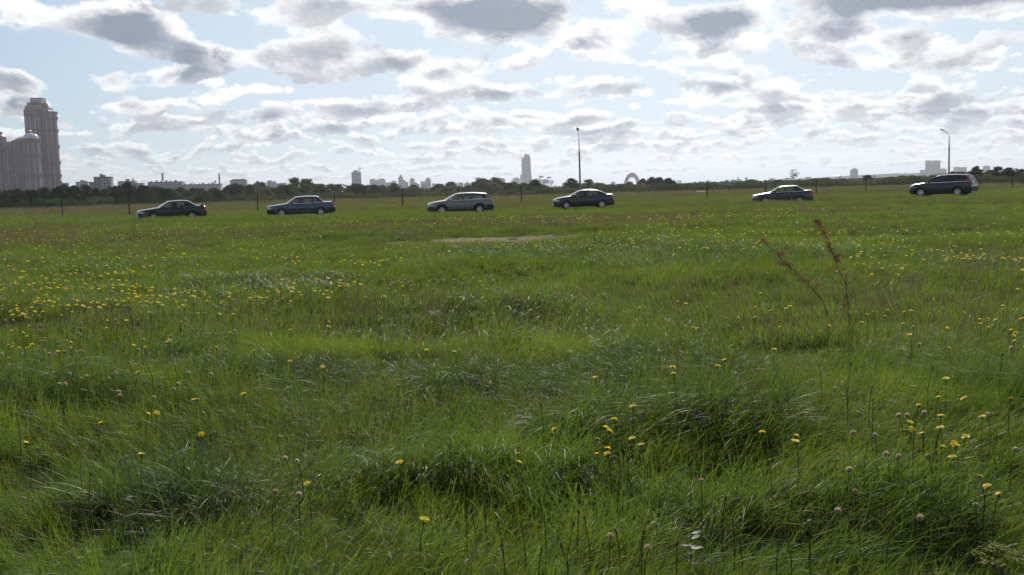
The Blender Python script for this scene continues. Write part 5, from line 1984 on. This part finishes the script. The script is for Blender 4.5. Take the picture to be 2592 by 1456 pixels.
def build_towers():
    """the cluster of three tall residential towers at the left"""
    Y = 1500.0
    brick = facade("tower_brick", (0.20, 0.062, 0.048), (0.012, 0.013, 0.018), 3.3, 3.4, .5, .6)
    pale = facade("tower_pale", (0.36, 0.27, 0.235), (0.012, 0.022, 0.03), 3.3, 3.0, .4, .5)
    red = principled("tower_cornice", (0.12, 0.028, 0.024), 0.8, noise=(.2, .2))
    dark_strip = principled("tower_dark_strip", (0.02, 0.026, 0.04), 0.3, 0.0, .5)
    dome = principled("dome_metal", (0.34, 0.13, 0.11), 0.24, 0.8)
    domeglass = principled("dome_glass", (0.50, 0.52, 0.55), 0.10, 0.9)

    YY = [Y]

    def X(px):
        return at(px + 5, hor(px), YY[0]).x

    def Z(py, px=100):
        return at(px, py, YY[0]).z

    def shaft(root, ox, px0, px1, ytop, mat, yoff=0.0, sides=20, bays=5, squash=.8, cornices=(), part="shaft", bow=True):
        x0, x1 = X(px0) - ox, X(px1) - ox
        r = (x1 - x0) / 2
        cx = (x0 + x1) / 2
        H = Z(ytop, px0)
        w = MB().lathe([(r, -1), (r, H), (r * .9, H + .6), (0.01, H + .62)], sides, origin=(cx, yoff, 0), sy=squash, smooth=False).build(part, mat, root)
        # bay windows: raised vertical ribs round the visible half
        for k in range(bays):
            a = math.radians(200 + 140 * k / (bays - 1))
            px_, py_ = cx + r * math.cos(a), yoff + r * squash * math.sin(a)
            wd = r * (.15 if k in (0, bays - 1) else .085)
            m2 = MB()
            c, s = math.cos(a), math.sin(a) * squash
            l = math.hypot(c, s)
            c, s = c / l, s / l
            tx, ty = -s, c
            q = [(px_ + tx * wd - c * .5, py_ + ty * wd - s * .5), (px_ + tx * wd + c * 1.1, py_ + ty * wd + s * 1.1), (px_ - tx * wd + c * 1.1, py_ - ty * wd + s * 1.1), (px_ - tx * wd - c * .5, py_ - ty * wd - s * .5)]
            m2.add([(a_, b_, -1) for a_, b_ in q] + [(a_, b_, H - 1.5) for a_, b_ in q], [(0, 1, 5, 4), (1, 2, 6, 5), (2, 3, 7, 6), (4, 5, 6, 7)])
            m2.build("bay_column", pale, root)
        for cy in cornices:
            z = Z(cy, px0)
            MB().lathe([(r * 1.0, z - 3.4), (r * 1.12, z - 2.4), (r * 1.16, z + .3), (r * 1.17, z + 2.2), (r * .99, z + 2.4)], sides, origin=(cx, yoff, 0), sy=squash, smooth=False).build("cornice", red, root)
        return cx, r, H
    # tall one
    ox = X(110)
    R = empty("tower_building", (ox, Y, 0), 0, "tallest brick and cream residential tower with a columned crown, left edge", "building")
    cx, r, H = shaft(R, ox, 76, 112, 274, brick, 0, bays=5, cornices=(284, 292, 332, 372, 412, 446))
    shaft(R, ox, 104, 126, 262, brick, 10, bays=3, cornices=(270, 372, 446))
    cx3, r3, H3 = shaft(R, ox, 122, 152, 284, brick, 2, bays=4, cornices=(287, 300, 332, 372, 412, 446, 464))
    MB().box(X(75) - ox, X(115) - ox, 2, 26, H - 40, Z(266)).build("setback_storey", pale, R)
    MB().box(X(78) - ox, X(113) - ox, 4, 24, Z(266) + .01, Z(258)).build("setback_storey", brick, R)
    MB().box(X(86) - ox, X(113) - ox, 5, 23, Z(258) + .01, Z(251)).build("crown_base", pale, R)
    nC = 9
    for i in range(nC):
        xx = X(87) - ox + (X(112.5) - X(87)) * i / (nC - 1)
        MB().box(xx - .45, xx + .45, 5.5, 6.6, Z(251) + .01, Z(247.4)).build("crown_column", pale, R)
        MB().box(xx - .45, xx + .45, 21.4, 22.5, Z(251) + .01, Z(247.4)).build("crown_column", pale, R)
    MB().box(X(85.5) - ox, X(113.5) - ox, 5, 23, Z(247.4) + .01, Z(246.4)).build("crown_beam", red, R)
    m2 = MB()
    for k in range(6):
        a = 2 * math.pi * k / 6
        m2.tube([(cx3 + 4 * math.cos(a), 2 + 4 * math.sin(a), H3), (cx3 + 4 * math.cos(a), 2 + 4 * math.sin(a), H3 + 4.4)], .4, 6)
    m2.lathe([(5.2, H3 + 4.4), (4.2, H3 + 5.8), (1.5, H3 + 6.9), (.1, H3 + 7.2)], 12, origin=(cx3, 2, 0))
    m2.build("roof_pavilion", pale, R)
    for px in (112.5, 122.5):
        MB().box(X(px) - ox - 1.3, X(px) - ox + 1.3, -3, 8, -1, Z(276)).build("joint_or_gap_shade", dark_strip, R)
    # domed one, in front
    YY[0] = 1430.0
    ox = X(66)
    R = empty("domed_tower", (ox, YY[0], 0), 0, "rounded residential tower with a shining metal dome, in front of the tallest tower", "building")
    c1, r1, H1 = shaft(R, ox, 38, 78, 362, brick, 4, bays=5, cornices=(360, 446), squash=.9)
    c2, r2, H2 = shaft(R, ox, 68, 106, 352, brick, -2, bays=5, cornices=(358, 396, 446), squash=.9)
    MB().lathe([(r1 * 1.22, 0), (r1 * 1.15, 2.5), (r1 * .9, 5), (r1 * .45, 7.5), (.2, 8.5)], 24, origin=(c1 + 1, 6, H1 + .7), sy=.85).build("dome", dome, R)
    MB().lathe([(r2 * 1.05, 0), (r2 * 1.0, 2), (r2 * .8, 5), (r2 * .4, 7.5), (.2, 8.2)], 24, origin=(c2 - 1, 0, H2 + .7), sy=.85).build("dome", domeglass, R)
    m2 = MB().lathe([(3.2, 0), (3.2, 3.5), (4.4, 3.6), (3.2, 6), (.2, 7)], 12, origin=((c1 + c2) / 2 + 4, 2, H2 + 6))
    m2.build("lantern", dome, R)
    MB().box((c1 + c2) / 2 - 1.6, (c1 + c2) / 2 + 1.6, -r1 * .8, 2, -1, H1 - 2).build("joint_or_gap_shade", dark_strip, R)
    for px in (37.5, 56.0):  # dark strips stand in for the shade between this tower and its neighbour
        MB().box(X(px) - ox - 1.7, X(px) - ox + 1.7, -r1 * (.35 if px < 40 else .95), 4, -1, H1 - 2).build("joint_or_gap_shade", dark_strip, R)
    # the one cut by the frame
    YY[0] = 1460.0
    ox = X(15)
    R = empty("tower_building", (ox, YY[0], 0), 0, "residential tower with a stepped rounded roof, cut by the left edge of the picture", "building")
    c1, r1, H1 = shaft(R, ox, -30, 22, 352, brick, 0, bays=5, cornices=(377, 440), squash=.9)
    c2, r2, H2 = shaft(R, ox, 16, 49, 368, brick, -2, bays=5, cornices=(378, 440), squash=.9)
    MB().lathe([(r1 * 1.02, 0), (r1 * .95, 3), (r1 * .6, 6.5), (.2, 8)], 24, origin=(c1, 0, H1 + .7), sy=.85).build("dome", dome, R)
    MB().lathe([(r2 * 1.04, 0), (r2 * .95, 2.5), (r2 * .5, 4.5), (.2, 5)], 24, origin=(c2, -2, H2 + .7), sy=.85).build("dome", dome, R)
    MB().lathe([(2.4, 0), (2.4, 3), (3.4, 3.1), (.2, 5.4)], 10, origin=(c1 + r1 * .55, 0, H1 + 5)).build("lantern", red, R)


def build_city():
    beige = facade("block_beige", (0.36, 0.33, 0.30), (0.10, 0.11, 0.13), 3.0, 3.4, .5, .5)
    grey = facade("block_grey", (0.25, 0.255, 0.27), (0.09, 0.10, 0.12), 3.0, 3.4, .5, .5)
    pink = facade("block_pink", (0.34, 0.25, 0.235), (0.10, 0.10, 0.12), 3.0, 3.6, .5, .45)
    white = facade("block_white", (0.50, 0.49, 0.48), (0.14, 0.16, 0.19), 3.0, 3.4, .5, .5)
    brown = facade("block_brown", (0.20, 0.155, 0.135), (0.06, 0.06, 0.07), 3.0, 3.2, .4, .45)
    glassy = facade("block_glassy", (0.09, 0.12, 0.16), (0.04, 0.06, 0.09), 3.6, 2.4, .7, .7)
    tg = principled("roof_grey", (0.17, 0.17, 0.18), .8, noise=(.2, .2))
    tb = principled("roof_brown", (0.13, 0.10, 0.09), .85, noise=(.2, .2))
    blue = principled("tank_blue", (0.14, 0.24, 0.36), .5, noise=(.1, .2))
    metal = principled("roof_metal", (0.72, 0.73, 0.75), .25, .8)
    crane = principled("crane_steel", (0.16, 0.15, 0.15), .6)
    # nearest row at the left
    c = at(166, hor(166), 1150)
    r = empty("storage_tank", (c.x, 1150, 0), 0, "blue storage tank just right of the tall towers", "tank")
    Rr = 11 / F_PX * 1150
    Ht = at(166, 463.5, 1150).z
    MB().lathe([(Rr, -1), (Rr, Ht - .6), (Rr * 1.03, Ht - .5), (Rr * 1.03, Ht), (.05, Ht + .6)], 24, smooth=False).build("shell", blue, r)
    for z in (Ht * .35, Ht * .68):
        MB().lathe([(Rr * 1.0, z - .2), (Rr * 1.02, z), (Rr * 1.0, z + .2)], 24).build("hoop", blue, r)
    block(193, 222, 462, 1300, "small pale block with roof huts, right of the blue tank", white, tg, roofbox=[(.35, .6, 3.0), (.66, .8, 2.2)], bands=3)
    rb = block(238, 278, 450, 1050, "brown-grey stepped block of flats with balconies, left part of the skyline", brown, tb, roofbox=[(.32, .45, 4.0), (.48, .62, 3.0)],
               notch=[(-.30, .02, 460)], depth=16)
    H = at(258, 450, 1050).z
    W = 40 / F_PX * 1050
    balc = principled("balcony_white", (0.45, 0.46, 0.47), .6)
    for f in range(9):
        for k in range(3):
            z = H - 2.4 - f * 2.9
            x0 = W * (-.05 + .19 * k)
            if z > 1:
                MB().box(x0 + .25, x0 + W * .15, -8 - 1.1, -8.01, z, z + 1.05).build("balcony", balc, rb)
    block(299, 340, 460, 1500, "long pale block with roof huts above the second fence post", grey, tg, roofbox=[(.42, .62, 4.0), (.8, .86, 4.5)], bands=3, notch=[(.8, 1.45, 464)])
    # workshop hall with rows of shining roof lights
    for (p0, p1, yt, n, lab, rk) in ((373, 455, 462, 6, "long workshop hall with shining white roof lights and a chimney behind it", 1), (459, 552, 468, 7, "second, lower workshop hall with shining roof lights", 2)):
        r = block(p0, p1, yt, 1350, lab, pink if rk == 1 else beige, tg, name="workshop_hall", depth=30, bands=1)
        Hh = at((p0 + p1) / 2, yt, 1350).z
        Wh = (p1 - p0) / F_PX * 1350
        for i in range(n):
            x = Wh * (-.40 + .85 * i / n)
            m2 = MB().grid([[(x + Wh * .05 * math.cos(a), -10 + j * 18, Hh + .8 + 1.6 * math.sin(a)) for a in np.linspace(0, math.pi, 9)] for j in (0, 1)])
            m2.build("roof_light", metal, r)
        for i in range(3):
            x = Wh * (-.3 + .27 * i)
            MB().box(x, x + 2.4, 4, 8, Hh + .5, Hh + 3.4).build("roof_vent", tb, r)
    for (px, yt, Y, wd, lab) in ((415, 438, 1500, 1.5, "dark chimney rising behind the first workshop hall"), (547.5, 457, 1500, 1.3, "short chimney beside the striped one"), (558, 440, 1400, 1.2, "tall thin red and white striped chimney")):
        c = at(px, hor(px), Y)
        Ht = at(px, yt, Y).z
        r = empty("chimney", (c.x, Y, 0), 0, lab, "chimney")
        rc, wc = principled("chimney_red", (0.22, 0.06, 0.05), .8), principled("chimney_white", (0.45, 0.43, 0.42), .8)
        dk = principled("chimney_dark", (0.12, 0.09, 0.085), .85)
        n = 9
        for i in range(n):
            za, zb_ = -1 + (Ht + 1) * i / n, -1 + (Ht + 1) * (i + 1) / n - .02
            ra, rb_ = wd * (1.25 - .35 * i / n), wd * (1.25 - .35 * (i + 1) / n)
            mat = (rc if i % 2 else wc) if 'striped chimney' in lab and 'tall' in lab else dk
            MB().tube([(0, 0, za), (0, 0, zb_)], [ra, rb_], 12).build("ring_section", mat, r)
        MB().lathe([(wd * .9, Ht - .8), (wd * 1.05, Ht - .6), (wd * 1.05, Ht - .1), (wd * .7, Ht)], 12).build("rim", dk, r)
    block(583, 622, 457.5, 1600, "pinkish block with rounded roof edges right of the striped chimney", pink, tb, bands=4, roofbox=[(.08, .92, 2.6)])
    block(624, 628, 464, 1700, "slim brown chimney-like block right of the pinkish block", brown, tb)
    block(650, 656, 459.5, 1900, "slim lone tower above the trees left of the blue-grey sedan", grey, tg)
    block(676, 698, 461, 2100, "grey slab with a stepped roof above the blue-grey sedan's bonnet", grey, tg, roofbox=[(.1, .5, 3.5)], bands=3)
    block(698, 724, 465, 2150, "lower grey slab right of the stepped one", grey, tg, bands=2)
    block(800, 818, 466, 2500, "low hazy block between the two joined trees and the grey tower", grey, tg, bands=2)
    # office tower with crane
    rt = block(891, 914, 437, 2600, "grey flat-topped office tower with a construction crane", glassy, tg, roofbox=[(.18, .72, 6.0)], bands=7, name="office_tower", depth=24)

    def tower_crane(px, ytop, ybase, Y, jib_l, jib_r, label):
        b = at(px, ybase, Y)
        Ht = at(px, ytop, Y).z
        r = empty("tower_crane", (b.x, Y - 6, 0), 0, label, "crane")
        m2 = MB()
        w = 1.0
        for sx in (-w, w):
            for sy in (-w, w):
                m2.tube([(sx, sy, -1), (sx, sy, Ht)], .30, 4)
        nz_ = int(Ht / 6)
        for i in range(nz_):
            z = i * 6
            m2.tube([(-w, -w, z), (w, -w, z + 6)], .16, 4)
            m2.tube([(w, w, z), (-w, w, z + 6)], .16, 4)
        m2.build("mast", crane, r)
        for nm, a, bb in (("jib", 0, jib_r), ("counter_jib", 0, -jib_l)):
            m3 = MB()
            m3.tube([(0, -.7, Ht), (bb, -.7, Ht)], .28, 4).tube([(0, .7, Ht), (bb, .7, Ht)], .28, 4).tube([(0, 0, Ht + 2.0), (bb, 0, Ht + 1.2)], .28, 4)
            k = int(abs(bb) / 4)
            for i in range(k):
                x = bb * i / k
                m3.tube([(x, -.7, Ht), (bb * (i + .5) / k, 0, Ht + 1.8), (bb * (i + 1) / k, .7, Ht)], .14, 4)
            m3.build(nm, crane, r)
        MB().tube([(0, 0, Ht), (0, 0, Ht + 7)], [.6, .15], 5).build("apex", crane, r)
        MB().box(.8, 2.6, -1.6, .2, Ht - 2.4, Ht - .1).build("cab", crane, r)
    tower_crane(912.5, 427, 470, 2600, 5, 9.0, "thin construction crane beside the grey office tower")
    # the white estates in the middle distance
    ws = [(936, 975, 456, 2900, "wide pale slab of flats right of the grey office tower", white, [(.05, .3, 3.5), (.6, .9, 4)], []),
          (976, 989, 463, 2950, "low pale block between the wide slab and the stepped tower", grey, [], []),
          (990, 1004, 460, 3000, "short pale block hidden half by a yellowish tree", white, [(.3, .7, 3)], []),
          (1009, 1021, 449, 3100, "tallest pale stepped apartment tower with a pointed top", grey, [(.35, .75, 8)], [(.9, 1.5, 456), (1.4, 2.1, 461)]),
          (1038, 1050, 454, 3100, "stepped apartment tower with a small square top", grey, [(.2, .7, 4)], [(.9, 1.5, 462), (1.4, 2.0, 466)]),
          (1065, 1078, 460, 3000, "apartment block with a wide projecting roof, left half", white, [], []),
          (1094, 1106, 466, 3100, "row of low pale blocks left of the estate car", grey, [(.2, .5, 3)], [(.9, 2.4, 468)]),
          (1160, 1173, 464, 2800, "small hazy block above the estate car's windscreen", grey, [(.3, .6, 3)], []),
          (1175, 1191, 465, 2800, "small hazy block with a pointed hut above the estate car's roof", grey, [(.35, .65, 5)], []),
          (1204, 1224, 452, 2600, "flat-topped grey block behind the large tree above the estate car", grey, [(.1, .6, 3)], []),
          (1260, 1279, 454, 2600, "flat-topped grey block left of the tallest skyscraper", grey, [(.1, .9, 2.6)], [])]
    for (a, b, yt, Y, lab, mt, rb_, nt_) in ws:
        block(a, b, yt, Y, lab, mt, tg, roofbox=rb_, notch=nt_, bands=4)
    # domed apartment tower with a flared roof
    r = block(1078, 1091, 457, 2950, "domed apartment tower with a flared roof brim", grey, tg, bands=3, parapet=False)
    Hh = at(1084, 457, 2950).z
    MB().lathe([(6.5, 0), (11.5, 1.2), (6.5, 2.0), (6.4, 5), (4.5, 7.5), (.1, 8.6)], 16, origin=(0, 0, Hh)).build("dome", tg, r)
    # the tallest skyscraper
    Y = 3600.0
    c = at(1334, hor(1334), Y)
    k = Y / F_PX
    r = empty("skyscraper", (c.x, Y, 0), 0, "tallest far blue-grey skyscraper with a curved stepped top", "building")

    def zz(py):
        return at(1334, py, Y).z
    MB().box(-12.5 * k, 12.5 * k, -14, 14, -1, zz(447)).build("base_shaft", glassy, r)
    MB().box(-11.6 * k, 11.2 * k, -13, 13, zz(447) + .02, zz(425)).build("middle_shaft", glassy, r)
    MB().box(-11.0 * k, 10.6 * k, -12, 12, zz(425) + .02, zz(403)).build("upper_shaft", glassy, r)
    MB().box(-9.0 * k, 10.2 * k, -11, 11, zz(403) + .02, zz(398)).build("setback", glassy, r)
    rows = []
    for t in np.linspace(0, 1, 7):
        x1 = (9.6 - 4.2 * t * t) * k
        rows.append([(-5.2 * k, -10, zz(398) + (zz(391) - zz(398)) * t), (x1, -10, zz(398) + (zz(391) - zz(398)) * t), (x1, 10, zz(398) + (zz(391) - zz(398)) * t), (-5.2 * k, 10, zz(398) + (zz(391) - zz(398)) * t)])
    MB().grid(rows, True, smooth=False).add(rows[-1], [(0, 1, 2, 3)]).build("curved_top", glassy, r)
    MB().box(-4.2 * k, -1.0 * k, -6, 6, zz(391) + .02, zz(389.8)).build("roof_hut", tg, r)
    for i in range(9):
        z = zz(447) * (i + 1) / 10
        MB().box(-12.8 * k, 12.8 * k, -14.6, 14.6, z - .5, z + .5).build("string_course", tg, r)
    for i in range(8):
        z = zz(445) + (zz(405) - zz(445)) * (i + .5) / 8
        MB().box(-11.9 * k, 11.5 * k, -13.4, 13.4, z - .5, z + .5).build("string_course", tg, r)
    tower_crane(1321.5, 382, 470, Y - 40, 14, 10, "construction crane at the left flank of the tallest skyscraper")
    block(1299, 1316, 452, Y - 60, "lower grey block left of the tallest skyscraper", grey, tg, roofbox=[(.4, .65, 5)], notch=[(-.3, .05, 457)], bands=3)
    block(1317.5, 1323, 443, Y - 80, "slim tower stump against the left flank of the tallest skyscraper", grey, tg, notch=[(.9, 1.5, 449)])
    block(1547, 1558, 463, 2700, "small hazy block left of the red arch", grey, tg, roofbox=[(.2, .8, 3)], bands=2)
    # the bridge arch with its hanging oval capsule
    Y = 2600.0
    k = Y / F_PX
    c = at(1600, hor(1600), Y)
    r = empty("bridge_arch", (c.x, Y, 0), 0, "big dull-red arch of a far bridge above the trees", "bridge")
    archm = principled("arch_red", (0.26, 0.075, 0.085), .6, noise=(.05, .2))
    pod = principled("arch_pod", (0.30, 0.29, 0.32), .4, .3)
    Zt = at(1600, 439.5, Y).z
    a_, b_ = 16.5 * k, Zt - 3
    rows = []
    for j in range(33):
        an = math.pi * j / 32
        w = 3.0 + 2.4 * abs(math.cos(an)) + 2.6 * math.sin(an) ** 6
        cx_, cz_ = a_ * math.cos(an), b_ * math.sin(an) ** .9
        tx, tz = -math.sin(an), math.cos(an)
        nx_, nz_ = math.cos(an), math.sin(an)
        rows.append([(cx_ + nx_ * w * .9, s * 2.6, cz_ + nz_ * w * .9) for s in (-1, 1)] + [(cx_ - nx_ * w * .9, s * 2.6, cz_ - nz_ * w * .9) for s in (1, -1)])
    MB().grid(rows, True, smooth=False).build("arch", archm, r, sharp=40)
    MB().lathe([(.1, -3.2), (6.5, -2.2), (9.8, 0), (8.2, 2.4), (.1, 4.0)], 20, origin=(0, 0, Zt - 7.5), sy=.6).build("capsule", pod, r)
    for s in (-1, 1):
        for i in range(6):
            x = s * (4 + i * 2.0)
            MB().tube([(x, -1.5, b_ * math.sqrt(max(0, 1 - (x / a_) ** 2)) - 2), (x * 1.9, -40, 8)], .12, 4).build("stay_cable", pod, r)
    MB().box(-a_ * 1.6, a_ * 1.6, -12, 12, 7, 9).build("deck", tg, r)
    # white roof at the edge of the field
    Y = 232.0
    b = at(1774, hor(1774), Y)
    r = empty("shed_roof", (b.x, Y, 0), 0, "low white shed roof at the far edge of the field", "shed")
    wm = principled("shed_white", (0.26, 0.27, 0.28), .8, .0, noise=(1, .1))
    Wd = 28 / F_PX * Y
    zt = at(1774, 483.5, Y).z
    MB().add([(-Wd / 2, -1.6, zt - .50), (Wd / 2, -1.6, zt - .50), (Wd / 2 - .5, .2, zt), (-Wd / 2 + .5, .2, zt), (Wd / 2, 2, zt - .5), (-Wd / 2, 2, zt - .5)],
             [(0, 1, 2, 3), (3, 2, 4, 5), (0, 3, 5), (1, 4, 2)]).build("roof", wm, r)
    MB().box(-Wd / 2 + .1, Wd / 2 - .1, -1.4, 1.8, -.1, zt - .51).build("wall", principled("shed_wall", (.22, .22, .22), .8), r)
    # right half of the skyline
    rs = [(1790, 1801, 458.5, 2700, "small white block behind the lone fence post", white, [(.2, .5, 2)], []),
          (1837, 1847, 457.5, 2900, "first of three small equal towers right of the lone fence post", grey, [(.1, .8, 3)], []),
          (1852, 1862, 457, 2900, "second of three small equal towers right of the lone fence post", grey, [(.2, .9, 3)], []),
          (1867, 1878, 456, 2900, "third of three small towers, with a mast on its roof", grey, [(.1, .9, 3), (.2, .35, 11)], []),
          (1734, 1744, 465.5, 3300, "tiny flat block above the woods left of the lone fence post", grey, [], []),
          (1950, 1963, 453, 3500, "hazy block above the bonnet of the angular dark sedan", grey, [(.1, .7, 3)], []),
          (2024, 2035, 452, 3500, "hazy low block right of the tall pale tree", grey, [], []),
          (2040, 2055, 449.5, 3500, "hazy wide block above the boot of the angular dark sedan", grey, [(.1, .9, 2)], []),
          (2156, 2173, 430, 3300, "lone rounded grey tower between the two right-hand cars", glassy, [(.28, .85, 5)], []),
          (2333, 2346, 431, 3700, "low wing left of the twin tower blocks at the right", grey, [], []),
          (2346, 2359, 408, 3700, "left half of the twin tower blocks at the right", grey, [(.1, .9, 2.5)], []),
          (2363, 2381, 408, 3720, "right half of the twin tower blocks at the right", grey, [(.1, .9, 2.5)], [(-.3, .05, 416)]),
          (2382, 2397, 428, 3700, "lower block right of the twin tower blocks", grey, [(.3, .7, 2)], []),
          (2418, 2432, 424, 3800, "first of two grey blocks right of the right lamp post", grey, [(.1, .9, 2)], []),
          (2435, 2448, 424.5, 3800, "second of two grey blocks right of the right lamp post", grey, [(.1, .9, 2)], []),
          (2492, 2507, 421, 3800, "flat-topped grey block near the right edge of the skyline", grey, [(.1, .9, 2)], [])]
    for (a, b, yt, Y, lab, mt, rb_, nt_) in rs:
        block(a, b, yt, Y, lab, mt, tg, roofbox=rb_, notch=nt_, bands=5, depth=22)
    c = at(1889, hor(1889), 2900)
    r = empty("water_tower", (c.x, 2900, 0), 0, "thin mushroom-shaped water tower right of the three small towers", "tower")
    Ht = at(1889, 449, 2900).z
    MB().tube([(0, 0, -1), (0, 0, Ht - 8)], [2.6, 1.9], 10).build("shaft", tg, r)
    MB().lathe([(1.9, Ht - 8), (4.2, Ht - 6), (4.4, Ht - 1.5), (.1, Ht)], 12).build("tank", tg, r)
    c = at(2126, hor(2126), 2900)
    r = block(2120, 2132, 448, 2900, "small block with a shining round dish roof left of the lone grey tower", grey, tg, parapet=False, depth=16)
    Hh = at(2126, 448, 2900).z
    MB().lathe([(8.5, 0), (7.5, 2.6), (4, 4.6), (.1, 5.4)], 18, origin=(0, 0, Hh)).build("dish_roof", metal, r)


# ---------------------------------------------------------------- air
def build_haze():
    m = bpy.data.materials.new("haze_air")
    m.use_nodes = True
    nt = m.node_tree
    nt.nodes.clear()
    out = nt.nodes.new('ShaderNodeOutputMaterial')
    v = nt.nodes.new('ShaderNodeVolumePrincipled')
    v.inputs['Color'].default_value = (0.86, 0.90, 0.97, 1)
    v.inputs['Density'].default_value = HAZE_DENSITY
    v.inputs['Anisotropy'].default_value = 0.62
    nt.links.new(v.outputs[0], out.inputs['Volume'])
    o = MB().box(-6500, 6500, -400, 9600, -3.0, 260).build("haze", m)
    tag(o, "thin pale haze over the whole plain", "haze", kind='stuff')


HAZE_DENSITY = 0.00009

# ---------------------------------------------------------------- build
build_ground()
build_hills()
build_towers()
build_city()
build_trees()
define_cars()
build_cars()
build_posts()
build_lamps()
build_grass()
build_flowers()
build_weeds()
build_haze()
